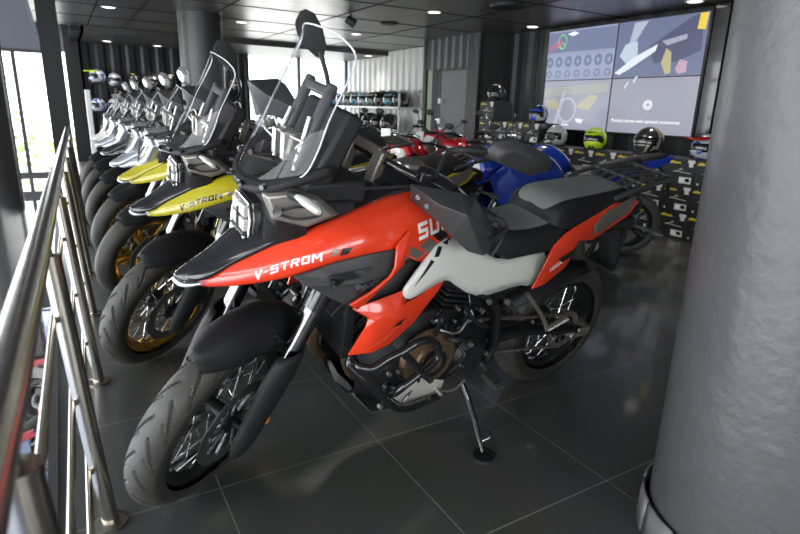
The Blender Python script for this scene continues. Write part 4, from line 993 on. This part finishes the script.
# columns
def column(x, y, r, z0, z1, m, label, base=None):
    bm = NB(); lathe(bm, [(r, z0 - y * 0), (r, z1)], 72); 
    o = mesh_obj('column', bm, m, None); o.location = (x, y, 0); tag(o, label, 'column')
    return o
c1 = column(1.675, .663, .3, 0, CZ, M_COL, 'thick round grey painted concrete column at the right edge, nearest the camera')
bm = NB()
for k in range(15):
    a0 = 2 * PI * k / 15; a1 = a0 + 2 * PI / 15 - .02
    rows = []
    for z in (0, .11): rows.append([((.315 + (.006 if z == 0 else 0)) * math.cos(a0 + (a1 - a0) * q / 4), (.315 + (.006 if z == 0 else 0)) * math.sin(a0 + (a1 - a0) * q / 4), z) for q in range(5)])
    patch(bm, rows)
mesh_obj('tile_skirting', bm, mat('skirting_tile', (.16, .16, .17), .2), c1, solid=.008)
column(1.85, 8.85, .3, 0, CZ, M_COLD, 'round dark column standing behind the row of touring bikes')
bm = NB(); lathe(bm, [(.36, -3), (.36, 4.3)], 64)
for z in [(-2.6 + .42 * k) for k in range(14)]: lathe(bm, [(.36, z - .006), (.366, z - .006), (.366, z + .006), (.36, z + .006)], 64, closed=True)
o = mesh_obj('column', bm, mat('column_sheen_dark', (.09, .085, .08), .25, .5, bump=(8, .2))); o.location = (-.9, 8.8, 0); tag(o, 'dark ringed column rising from the lower floor, left of the railing', 'column')
bm = NB(); lathe(bm, [(.37, -2.2), (.42, -2.45), (.52, -2.75), (.62, -3), (.37, -3)], 64, closed=True); mesh_obj('flared_base', bm, mat('column_sheen_dark'), o)
# ------------------------------------------------------------------ railing
rl = empty('railing', (-.03, 4, 0)); tag(rl, 'brushed stainless steel balcony railing with a thick round handrail', 'railing')
oR = Vector((-.03, 4, 0))
def RP(x, y, z): return Vector((x, y, z)) - oR
def BX(y): return -.045 + .0205 * y
bm = NB(); tube(bm, [RP(BX(-1.5) - .064, -1.5, .925), RP(BX(7.6) - .064, 7.6, .925)], .026, seg=32, n=1)
mesh_obj('handrail', bm, M_STEEL, rl)
for y in (-1.33, -.33, .67, 1.67, 2.69, 3.66, 4.58, 5.58, 6.55, 7.52):
    b0 = BX(y)
    bm = NB(); tube(bm, [RP(b0, y, 0), RP(b0 - .022, y, .3), RP(b0 - .055, y, .85)], .024, seg=20, n=1)
    lathe(bm, [(.0, 0), (.048, 0), (.048, .008), (.03, .012), (0, .012)], 28, Matrix.Translation(RP(b0, y, 0)))
    lathe(bm, [(.0, 0), (.0255, 0), (.0255, .012), (0, .014)], 20, Matrix.Translation(RP(b0 - .055, y, .845)))
    cyl(bm, RP(b0 - .055, y, .85), RP(b0 - .064, y, .91), .008, seg=12)
    for dx, z in ((-.014, .2), (-.03, .43), (-.042, .68)): tube(bm, [RP(b0 + dx, y, z), RP(b0 + dx - .03, y, z)], .008, seg=8, n=1)
    mesh_obj('post', bm, M_STEEL, rl)
for dx, z in ((-.04, .2), (-.055, .43), (-.07, .68)):
    bm = NB(); tube(bm, [RP(BX(-1.4) + dx, -1.4, z), RP(BX(7.5) + dx, 7.5, z)], .009, seg=14, n=1); mesh_obj('rail', bm, M_STEEL, rl)
# ------------------------------------------------------------------ ceiling lights
LT = [(0.720, 9.060, 2.450), (2.550, 9.220, 2.450), (4.520, 9.280, 2.450), (4.290, 6.530, 2.450), (6.1, 6.65, 2.45), (6.05, 4.1, 2.45), (1.020, 12.020, 2.450), (3.590, 11.850, 2.450), (.95, 13.1, 2.36), (1.9, 13.3, 2.36), (3.0, 13.3, 2.36), (6.1, 11.9, 2.36)]
LL = ['over the near end of the helmet wall', 'between the round column and the front motorcycle mirror', 'right of the tall windscreen', 'in the middle of the dark ceiling', 'beside the top left corner of the video wall', 'above the right part of the video wall', 'in the second row over the touring bikes', 'next to the bright back window', 'leftmost of those along the helmet wall', 'second along the helmet wall', 'just left of the round column by the back wall', 'near the pale ribbed wall']
LT += [(4.2, 4.0, 2.45), (3.4, -.4, 2.45), (1.6, 3.9, 2.45), (1.2, -1.2, 2.45), (4.8, -2.5, 2.45)]
LL += [None] * 5
for p, l in zip(LT, LL):
    r = empty('ceiling_light', (p[0], p[1], p[2] - .001)); tag(r, 'round recessed ceiling downlight ' + (l or 'outside the picture'), 'ceiling light', 'recessed ceiling downlights')
    bm = NB(); lathe(bm, [(.075, -.006), (.098, -.006), (.1, 0), (.075, 0)], 28, closed=True); mesh_obj('bezel', bm, M_WPL, r)
    bm = NB(); lathe(bm, [(0, -.004), (.075, -.004), (.075, -.001), (0, -.001)], 28); mesh_obj('diffuser', bm, M_LAMP, r)
    ld = bpy.data.lights.new('downlight', 'AREA'); ld.shape = 'DISK'; ld.size = .15; ld.energy = 14 * (.35 if p[1] > 11 or p[0] > 6 else 1); ld.color = (1, .95, .86); ld.spread = 1.75
    lo = bpy.data.objects.new('downlight', ld); COL.objects.link(lo); lo.location = (0, 0, -.012); lo.parent = r
bm = NB(); lathe(bm, [(0, -.01), (.05, -.012), (.16, -.03), (.2, -.03), (.21, 0), (0, 0)], 32); o = mesh_obj('ceiling_speaker', bm, M_BLKM); o.location = (4.680, 5.550, 2.450); tag(o, 'large round black ceiling speaker near the top edge', 'speaker')
bm = NB(); lathe(bm, [(0, -.02), (.12, -.02), (.13, 0), (0, 0)], 28); o = mesh_obj('smoke_detector', bm, M_BLKM); o.location = (4.320, 7.770, 2.450); tag(o, 'flat round black disc on the ceiling beside the spotlight', 'detector')
sp = empty('spotlight', (3.520, 7.400, 2.450)); tag(sp, 'small black spotlight hanging from the ceiling right of the mirror', 'spotlight')
bm = NB(); cyl(bm, (0, 0, 0), (0, 0, -.06), .012); mesh_obj('stem', bm, M_BLKM, sp)
bm = NB(); cyl(bm, (-.05, .02, -.06), (.05, -.03, -.13), .05, .06); mesh_obj('lamp_head', bm, M_BLKM, sp)
# ------------------------------------------------------------------ video wall
vx = 6.28; y0, y1, z0, z1 = 4.03, 6.48, 1.02, 2.375
vw = empty('video_wall', (vx, (y0 + y1) / 2, z0)); tag(vw, 'wall display of four bluish screens showing a motorcycle film, two by two', 'video wall')
oV = Vector((vx, (y0 + y1) / 2, z0)); W_, H_ = y1 - y0, z1 - z0
bm = NB(); box(bm, -.0, .12, -W_ / 2 - .02, W_ / 2 + .02, -.02, H_ + .02); mesh_obj('housing', bm, M_BLKM, vw)
bm = NB(); box(bm, .0, .1, -W_ / 2 - .2, -W_ / 2 - .04, -.05, H_ + .05); mesh_obj('side_frame', bm, M_BLKG, vw)
def em(name, c, s=1.0): return mat('screen_' + name, (0, 0, 0), .25, emit=c, es=s * 1.05)
def uv(u, v, d=0): return (-.004 - d, W_ / 2 - u * W_, v * H_)      # u 0 left .. 1 right as seen, v 0 bottom .. 1 top
def quad(par, name, P, m, d=.001):
    bm = NB(); bm.faces.new([bm.verts.new(uv(u, v, d)) for u, v in P]); bmesh.ops.triangulate(bm, faces=bm.faces)
    return mesh_obj(name, bm, m, par, smooth=None)
g = .004
pan = []
for i, (a, b, c, d, col) in enumerate(((0, .5, .5, 1, (.34, .38, .55)), (.5, 1, .5, 1, (.17, .2, .33)), (0, .5, 0, .5, (.38, .40, .5)), (.5, 1, 0, .5, (.36, .37, .45)))):
    pan.append(quad(vw, 'screen_panel', [(a + g, c + g), (b - g, c + g), (b - g, d - g), (a + g, d - g)], em('p%d' % i, col), 0))
def blob(n, P, c, s=1, par=0, d=.001): return quad(pan[par], n, P, em(c if isinstance(c, str) else 'c%02x%02x%02x' % tuple(int(q * 255) for q in c), {} if isinstance(c, str) else c, s), d)
def ring(par, u, v, ru, rv, c, t=.3, d=.001, n=20):
    bm = NB(); A = []; B_ = []
    for k in range(n):
        a = 2 * PI * k / n; A.append(bm.verts.new(uv(u + ru * math.cos(a), v + rv * math.sin(a), d))); B_.append(bm.verts.new(uv(u + ru * (1 - t) * math.cos(a), v + rv * (1 - t) * math.sin(a), d)))
    for k in range(n): bm.faces.new((A[k], A[(k + 1) % n], B_[(k + 1) % n], B_[k]))
    return mesh_obj('picture', bm, em('r%02x%02x%02x' % tuple(int(q * 255) for q in c), c), pan[par], smooth=None)
blob('picture', [(.006, .98), (.494, .98), (.494, .78), (.006, .78)], (.2, .23, .38))
blob('picture', [(.006, .75), (.494, .75), (.494, .55), (.006, .55)], (.36, .42, .6), par=0)
for k in range(7): ring(0, .03 + k * .072, .685, .027, .055, (.2, .23, .37), .6, .002)
for k in range(7): ring(0, .03 + k * .072, .565, .025, .04, (.27, .28, .42), .6, .002)
ring(0, .115, .885, .034, .075, (.25, .75, .35), .16, .003); ring(0, .12, .845, .018, .03, (.4, .8, .3), .3, .003)
for k, (u, v) in enumerate(((.04, .83), (.07, .86), (.095, .87))): ring(0, u, v, .018, .028, (.95, .12, .22), .35, .003)
blob('picture', [(.15, .955), (.2, .975), (.235, .95), (.19, .93)], (.85, .9, 1), 1.2, 0, .002)
blob('picture', [(.51, .55), (.62, .68), (.75, .78), (.74, .72), (.6, .58), (.54, .53)], (.85, .9, .95), 1, 1, .002)
blob('picture', [(.53, .7), (.56, .8), (.63, .82), (.64, .7), (.58, .62)], (.6, .68, .8), 1, 1, .002)
blob('picture', [(.6, .98), (.68, .985), (.62, .82), (.58, .8)], (.5, .55, .68), 1, 1, .0015)
blob('picture', [(.7, .76), (.92, .98), (.97, .98), (.98, .7), (.86, .62), (.74, .62)], (.1, .11, .2), 1, 1, .0012)
blob('picture', [(.77, .8), (.9, .84), (.9, .8), (.8, .76)], (.42, .45, .55), 1, 1, .002)
blob('picture', [(.95, .99), (.99, .99), (.985, .86), (.945, .87)], (.95, .7, .08), 1, 1, .002)
blob('picture', [(.78, .62), (.8, .74), (.83, .7), (.84, .53), (.81, .52)], (.55, .5, .28), 1, 1, .0022)
blob('picture', [(.86, .56), (.88, .64), (.92, .62), (.92, .53), (.88, .52)], (.6, .4, .52), 1, 1, .0022)
blob('picture', [(.01, .42), (.48, .47), (.48, .38), (.01, .33)], (.45, .47, .46), 1, 2, .0012)
blob('picture', [(.02, .3), (.1, .32), (.15, .22), (.06, .2)], (.52, .5, .38), 1, 2, .002)
blob('picture', [(.26, .23), (.37, .36), (.42, .33), (.36, .2)], (.55, .53, .4), 1, 2, .002)
ring(2, .2, .2, .07, .13, (.62, .64, .72), .15, .0018)
blob('picture', [(.1, .05), (.16, .4), (.18, .4), (.13, .05)], (.55, .57, .66), 1, 2, .0016)
blob('picture', [(.27, .12), (.33, .11), (.32, .07), (.28, .08)], (.95, .95, 1), 1, 2, .002)
ring(3, .74, .26, .028, .045, (.8, .82, .9), .7, .002)
for (a, b) in ((.58, .42), (.63, .47)): blob('picture', [(a, b), (a + .02, b + .05), (a + .03, b + .04), (a + .01, b - .02)], (.65, .68, .78), 1, 3, .002)
def scr_text(t, u0, u1, v, h, par):
    bm = text_mesh(t, 1); xs = [q.co.x for q in bm.verts]; sx = (u1 - u0) / (max(xs) - min(xs))
    for q in bm.verts: q.co = Vector(uv(u0 + (q.co.x - min(xs)) * sx, v + q.co.y * h, .003))
    mesh_obj('caption', bm, em('cw', (1, 1, 1), 1.4), pan[par], smooth=None)
scr_text('Product shown with optional accessories', .53, .93, .1, .045, 3); scr_text('Genuine', .17, .225, .04, .045, 2)
# ------------------------------------------------------------------ boxes of helmets along the right wall
M_CARD = mat('black_carton', (.013, .013, .014), .45); M_LOGO = mat('carton_yellow', (.5, .38, .03), .5); M_PRT = mat('carton_print', (.55, .55, .52), .5)
bx = empty('helmet_box', (5.45, 3.3, 0))
bm = NB(); box(bm, 0, .36, -.158, .158, 0, .276); mesh_obj('carton', bm, M_CARD, bx, bev=.004)
def lab(name, P, m, d=.002):
    bm = NB(); v = [bm.verts.new((-d, y, z)) for y, z in P]; bm.faces.new(v); r_ = bmesh.ops.extrude_face_region(bm, geom=bm.faces[:]); bmesh.ops.translate(bm, verts=[e for e in r_['geom'] if isinstance(e, bmesh.types.BMVert)], vec=(-.0008, 0, 0)); bmesh.ops.triangulate(bm, faces=bm.faces); bmesh.ops.recalc_face_normals(bm, faces=bm.faces)
    return mesh_obj(name, bm, m, bx, smooth=None)
lab('yellow_logo', [(.145, .226), (.135, .243), (.10, .257), (.07, .246), (.01, .243), (-.005, .226)], M_LOGO)
lab('shirt_mark', [(-.075, .27), (-.075, .238), (-.09, .24), (-.09, .2), (-.135, .2), (-.135, .24), (-.15, .238), (-.15, .27)], M_PRT)
lab('script', [(.09, .142), (.02, .16), (.04, .152), (-.12, .138), (-.12, .132), (.03, .144)], M_PRT)
lab('script', [(.03, .16), (-.03, .19), (-.005, .165), (-.06, .168)], M_PRT)
lab('sticker', [(.0, .03), (.0, .095), (-.135, .095), (-.135, .03)], M_PRT)
lab('sticker_frame', [(-.012, .042), (-.012, .083), (-.06, .083), (-.06, .042)], M_WPL, .0035)
lab('sticker_picture', [(-.075, .05), (-.07, .08), (-.1, .085), (-.12, .07), (-.115, .048)], M_BLKG, .0035)
lab('small_mark', [(.12, .03), (.12, .05), (.1, .05), (.1, .03)], M_PRT)
first = True; rr = random.Random(5)
ords = ['lowest', 'second from the floor', 'third from the floor', 'fourth from the floor', 'topmost']
heights = [3, 3, 3, 3, 3, 3, 3, 3, 4, 4, 4, 5]
hn = ['first', 'second', 'third', 'fourth', 'fifth', 'sixth', 'seventh', 'eighth', 'ninth', 'tenth', 'eleventh', 'twelfth']
for c, n in enumerate(heights):
    for k in range(n):
        o = bx if first else copy_tree(bx); first = False
        o.location = (5.45 + rr.uniform(-.006, .006), 3.24 + c * .322, .0005 + k * .2765)
        tag(o, 'black helmet carton, %s in the %s stack counted from the grey column' % (ords[k], hn[c]), 'box', 'black helmet cartons along the right wall')
# ------------------------------------------------------------------ helmets on the cartons
HW = PI
h_blk = cells_mat('graphic_black', [(.02, .02, .02), (.03, .03, .035), (.3, .27, .2), (.02, .02, .02)], 7)
h_wht = mat('helmet_white', (.5, .5, .48), .25, 0, .8)
h_neo = mat('helmet_neon', (.55, .8, .02), .35, 0, .3)
h_blu = cells_mat('graphic_blue', [(.02, .02, .03), (.03, .08, .55), (.55, .6, .6), (.02, .02, .03)], 9)
h_wbr = cells_mat('graphic_wbr', [(.5, .05, .04), (.03, .1, .45), (.5, .52, .55), (.55, .56, .58), (.03, .1, .45), (.5, .52, .56)], 4)
h_red = cells_mat('graphic_red', [(.5, .05, .04), (.45, .47, .5), (.04, .1, .35), (.4, .42, .45)], 3)
h_yel = cells_mat('graphic_yellow', [(.6, .65, .05), (.4, .42, .4), (.6, .65, .05), (.03, .03, .03)], 3.5)
h_mix = cells_mat('graphic_mix', [(.02, .02, .02), (.5, .6, .05), (.4, .4, .42), (.02, .02, .02)], 4)
h_tel = cells_mat('graphic_teal', [(.05, .25, .4), (.35, .4, .42), (.04, .05, .06), (.5, .08, .1)], 9)
h_grn = cells_mat('graphic_green', [(.2, .3, .2), (.4, .42, .4), (.05, .05, .05), (.3, .35, .2)], 9)
GB = 'helmets standing on the cartons'
helmet((5.62, 3.42, .832), HW - .3, h_red, M_DRED, None, 'red and blue helmet on the cartons, closest to the grey column', GB, 1.05)
helmet((5.62, 4.1, .832), HW + .2, h_blk, None, None, 'black helmet with a pale side mark on the cartons under the video wall', GB, 1.25)
helmet((5.62, 4.85, .832), HW + .5, h_neo, h_neo, None, 'neon yellow helmet with a peak on the cartons', GB, 1.1)
helmet((5.62, 5.5, .832), HW + .3, h_wht, None, None, 'white full face helmet with dark visor on the cartons', GB, 1.1)
helmet((5.62, 5.86, 1.109), HW + .4, h_blu, None, None, 'black and blue patterned helmet left of the video wall', GB, 1.0)
helmet((5.62, 6.78, 1.386), HW + .6, h_mix, None, None, 'black helmet with yellow graphics on top of the tallest carton stack', GB, 1.05)
# ------------------------------------------------------------------ helmets on the back wall, each on a small bracket
HB = 'helmets hung on the black back wall'
W1 = [(97, 72, h_wbr, 1.0, 'white and blue helmet with a yellow tip, upper left of the back wall', 1), (115, 76, h_red, 0, 'red, white and blue helmet facing out, second in the upper row', 0), (134, 76, h_yel, 0, 'yellow topped helmet, third in the upper row', 0), (154, 77, h_blk, 0, 'dark helmet with pale patches, fourth in the upper row', 0), (172, 77, h_mix, 0, 'black helmet with yellow horns of colour beside the round column', 0),
      (98, 101, h_wbr, 1.0, 'white and blue helmet in the lower row, under the first', 0), (115, 101, h_red, 0, 'red marked helmet in the lower row, behind the windscreens', 0), (221, 78, h_mix, 0, 'dark helmet just right of the round column, upper', 0), (234, 80, h_blk, 0, 'black helmet right of the second windscreen, upper row', 0), (234, 103, h_mix, 0, 'black helmet right of the second windscreen, middle row', 0),
      (222, 102, h_blk, 0, 'black helmet seen through the second windscreen, middle row', 0), (235, 126, h_wht, 0, 'pale helmet in the lowest row, left one', 0), (246, 126, h_yel, 0, 'pale helmet in the lowest row, right one', 0)]
for px, (ux, uz, m, q, l, pk) in enumerate(W1):
    pass
WL = [(0.730, 13.500, 1.750), (1.050, 13.500, 1.690), (1.410, 13.500, 1.700), (1.800, 13.500, 1.700), (2.160, 13.500, 1.720), (0.690, 13.500, 1.180), (1.000, 13.500, 1.190), (3.110, 13.500, 1.750), (3.540, 13.500, 1.720), (3.510, 13.500, 1.220), (3.080, 13.500, 1.230), (3.390, 13.500, 0.700), (3.810, 13.500, 0.700)]
for (ux, uz, m, q, l, pk), p in zip(W1, WL):
    h = helmet((p[0], 13.56, p[2] - .17), -PI / 2 - (.9 if q else .1), m, M_NEON if pk else None, None, l, HB, 1.12)
    bm = NB(); box(bm, -.13, .13, -.13, .2, -.02, 0, Matrix.Rotation(-h.rotation_euler.z, 4, 'Z')); mesh_obj('bracket', bm, M_BLKM, h)
# shelving with helmets and bags by the pale ribbed wall
shf = empty('shelf_unit', (5.9, 11.9, 0)); tag(shf, 'white shelf unit in front of the pale ribbed wall', 'shelf')
for z in (.3, .78, 1.27):
    bm = NB(); box(bm, -.1, .5, -1.9, 1.7, z - .03, z); mesh_obj('shelf', bm, M_WPL, shf)
for y in (-1.9, -.1, 1.68):
    bm = NB(); box(bm, -.08, -.05, y, y + .03, 0, 1.6); box(bm, .46, .49, y, y + .03, 0, 1.6)
    for q in (.1, .6, 1.57): box(bm, -.06, .47, y, y + .02, q, q + .02)
    mesh_obj('upright', bm, M_WPL, shf)
mm = [h_tel, h_wbr, h_grn, h_tel, h_red, h_grn, h_blk, h_tel, h_blk]
pk = [mat('peak_blue', (.05, .2, .35), .4), M_DRED, mat('peak_green', (.25, .4, .28), .4), M_BLKM]
ln = ['teal', 'white and blue', 'green and grey', 'blue and grey', 'red and white', 'grey green', 'black', 'dark blue', 'dark']
for k in range(9):
    helmet((6.0, 13.4 - k * .4, 1.272), PI + .5, mm[k], pk[k % 4] if k != 6 else M_BLKM, None, ln[k] + ' peaked helmet on the top shelf, %s from the bright window' % hn[k], 'peaked helmets on the shelf', 1.4)
for k in range(3):
    helmet((6.0, 13.4 - k * .4, .782), PI + .5, [h_tel, h_red, h_yel][k], pk[k], None, ['teal', 'red marked', 'yellow marked'][k] + ' peaked helmet on the middle shelf near the bright window', 'peaked helmets on the shelf', 1.3)
for k in range(4):
    helmet((6.0, 12.05 - k * .46, .782), PI + .4, h_blk if k % 2 else M_BLKG, M_BLKM if k in (0, 2) else None, None, 'black helmet on the middle shelf, %s after the coloured ones' % hn[k], 'black helmets on the shelf', 1.5)
for k in range(4):
    bm = NB(); rows = []
    for i in range(7):
        t = i / 6; w = .18 * math.sin(PI * (.12 + .8 * t)) + .06
        rows.append([(w * math.cos(a) * .7, w * math.sin(a) * 1.1, .32 * t) for a in [2 * PI * j / 12 for j in range(13)]])
    patch(bm, rows); o = mesh_obj('tank_bag', bm, [M_BLKM, M_DGR][k % 2], sub=1); o.location = (6.0, 13.1 - k * .8, .302); tag(o, 'soft black luggage bag on the bottom shelf, %s from the window' % hn[k], 'bag', 'bags on the bottom shelf')
# ------------------------------------------------------------------ motorcycles in place
PM = PI + .058
main = build_adventure('big', .58, .48, M_RED, M_RIMB)
place(main, 1.862, 1.822, PM, .205)
tag(main, 'orange red and white adventure motorcycle in the foreground, nearest the camera', 'motorcycle')
yel = {'paint_orange_red': M_YEL, 'rim_black': M_RIMG, 'paint_pearl_white': M_DGR, 'seat_vinyl_grey': M_SEATB}
GT = 'touring bikes lined up along the railing'
b2 = copy_tree(main, swap=yel)
for o in [q for q in COL.objects if q.parent and q.parent.parent == b2]:
    if o.name.startswith('lettering'):
        for s_ in o.material_slots: s_.link = 'OBJECT'; s_.material = M_BLKG
place(b2, 1.86, 2.93, PM, .2); tag(b2, 'yellow adventure motorcycle with gold rims, directly behind the red one', 'motorcycle', GT)
sm = build_adventure('mid', .55, .45, M_YEL, M_RIMG, False)
place(sm, 1.90, 4.05, PM, .2); tag(sm, 'yellow beaked motorcycle with a pointed headlight, third in the row', 'motorcycle', GT)
for k, (y, l, p) in enumerate(((5.0, 'silver grey touring motorcycle, fourth in the row from the front', M_SIL), (6.05, 'dark touring motorcycle, fifth in the row from the front', M_BLKG), (7.1, 'silver touring motorcycle, sixth in the row from the front', M_SIL), (8.1, 'pale touring motorcycle, furthest in the row by the railing end', M_WHT))):
    o = copy_tree(sm, swap={'seat_vinyl_grey': M_SEATB, 'paint_yellow': p, 'rim_gold': M_RIMB if k else M_RIMG})
    place(o, 1.92, y, PM, .2); tag(o, l, 'motorcycle', GT)
def at_point(o, P, local, heading, lean=.17):
    F = Vector((math.cos(heading), math.sin(heading), 0)); q = Vector(P) - F * local
    return place(o, q.x, q.y, heading, lean)
rb = build_roadster(M_BLUE, M_NEON, True); GR = 'road bikes between the red one and the right wall'
at_point(rb, (2.760, 3.140, 0.760), .95, PI - .05); tag(rb, 'blue sports motorcycle with a neon yellow stripe, right behind the red tank', 'motorcycle', GR)
c_ = copy_tree(rb, swap={'neon_yellow': mat('stripe_yellow', (.7, .5, .05), .3)}); at_point(c_, (4.610, 3.170, 0.870), -.28, 2.6, .12); tag(c_, 'blue sports motorcycle with raised tail, in front of the black cartons', 'motorcycle', GR)
nk = build_roadster(M_DRED, M_DRED, False)
at_point(nk, (2.380, 4.360, 0.800), 1.34, PI + .75); tag(nk, 'red street motorcycle with its headlight facing the camera, left of the other red ones', 'motorcycle', GR)
for P, hd, sw, l in [((3.040, 4.520, 0.800), PI + .75, {}, 'red street motorcycle in the middle of the far group, right of the handlebar riser'), ((3.940, 6.230, 0.800), PI + .75, {}, 'red street motorcycle behind the other two red ones'),
       ((2.870, 5.570, 0.820), PI + .8, {'paint_deep_red': M_BLUE}, 'blue street motorcycle with its silver headlight turned to the camera'), ((3.490, 7.840, 0.680), PI + .8, {'paint_deep_red': M_BLUE}, 'blue street motorcycle farthest left in the far group'),
       ((3.630, 4.500, 0.840), PI + .7, {'paint_deep_red': M_BLKG}, 'black street motorcycle close to the stacked cartons')]:
    o = copy_tree(nk, swap=sw); at_point(o, P, 1.3, hd); tag(o, l, 'motorcycle', GR)
for k, (P, l) in enumerate((((3.270, 6.560, 0.920), 'white price card standing over the blue bikes, left of the three'), ((2.470, 4.460, 1.000), 'white price card over the red bikes, middle of the three'), ((3.600, 5.680, 0.920), 'white price card over the red bikes, closest to the grey door'))):
    cdp = empty('price_card', P, -.9); tag(cdp, l, 'sign', 'price cards on the far bikes')
    bm = NB(); box(bm, -.045, .045, -.002, .002, -.075, .075); mesh_obj('card', bm, M_WPL, cdp)
    bm = NB(); cyl(bm, (0, .006, -.25), (0, .006, .0), .004, seg=8); mesh_obj('clip_rod', bm, M_BLKM, cdp)
# bikes on the lower floor
GL = 'red motorcycles on the floor below'
for k, (P, hd, l) in enumerate((((-0.430, 6.900, -3.000), .9, 'red motorcycle on the lower floor, lowest in view between the rails'), ((-0.310, 8.870, -3.000), .9, 'red motorcycle on the lower floor, second up between the rails'), ((-0.660, 12.580, -3.000), .4, 'red motorcycle on the lower floor beside the dark ringed column'))):
    o = copy_tree(nk, swap={}); place(o, P[0] - .7 * math.cos(hd), P[1] - .7 * math.sin(hd), hd, .1); o.location.z = -3; tag(o, l, 'motorcycle', GL)
bm = NB(); box(bm, -.06, .06, -.9, .9, 0, .03); box(bm, -.06, .06, .8, .9, -.3, 0)
o = mesh_obj('ramp', bm, M_WPL, bev=.005); o.location = (-.62, 5.7, -2.7); o.rotation_euler = (0, 0, -.5); tag(o, 'white loading ramp leaning on the lower floor', 'ramp')
# ------------------------------------------------------------------ light
w = bpy.data.worlds.new('world'); SC.world = w; w.use_nodes = True
bg = w.node_tree.nodes['Background']; bg.inputs[0].default_value = (.93, .97, 1.0, 1); bg.inputs[1].default_value = 8
def win_light(loc, rot, sx, sy, e, c=(.95, .98, 1)):
    l = bpy.data.lights.new('window_daylight', 'AREA'); l.shape = 'RECTANGLE'; l.size = sx; l.size_y = sy; l.energy = e; l.color = c
    o = bpy.data.objects.new('window_daylight', l); COL.objects.link(o); o.location = loc; o.rotation_euler = rot; o.visible_camera = True
    return o
# portals in the real window openings help the sky reach indoors
for loc, rot, sx, sy in (((5.17, 13.95, 1.25), (-PI / 2, 0, 0), 2.5, 2.4), ((-3, 14.05, -.4), (-PI / 2, 0, 0), 5.9, 5.1), ((0, -4.25, 1.2), (PI / 2, 0, 0), 9.5, 2.2), ((-3.5, 5, .7), (0, -PI / 2, 0), 7.2, 17.5)):
    o = win_light(loc, rot, sx, sy, 1); o.data.cycles.is_portal = True
# ------------------------------------------------------------------ camera
cd = bpy.data.cameras.new('camera'); cam = bpy.data.objects.new('camera', cd); COL.objects.link(cam); SC.camera = cam
cd.sensor_width = 36; cd.lens = 558.943 * 36 / 800; cd.clip_start = .02
R_ = Vector((0.86291723, -0.50459075, 0.02760497)); U_ = Vector((0.11505159, 0.2493578, 0.96155282)); F_ = Vector((0.49207417, 0.8265645, -0.27322911))
M = Matrix((R_, U_, -F_)).transposed().to_4x4(); M.translation = Vector((0, 0, 1.25)); cam.matrix_world = M
cd.dof.use_dof = True; cd.dof.focus_distance = 2.15; cd.dof.aperture_fstop = 4.0
SC.view_settings.view_transform = 'Standard'; SC.view_settings.look = 'None'; SC.view_settings.gamma = 1; SC.view_settings.use_curve_mapping = False
SC.view_settings.exposure = -0.15
SC.cycles.use_denoising = True; SC.cycles.max_bounces = 7; SC.cycles.transparent_max_bounces = 16; SC.cycles.sample_clamp_indirect = 6
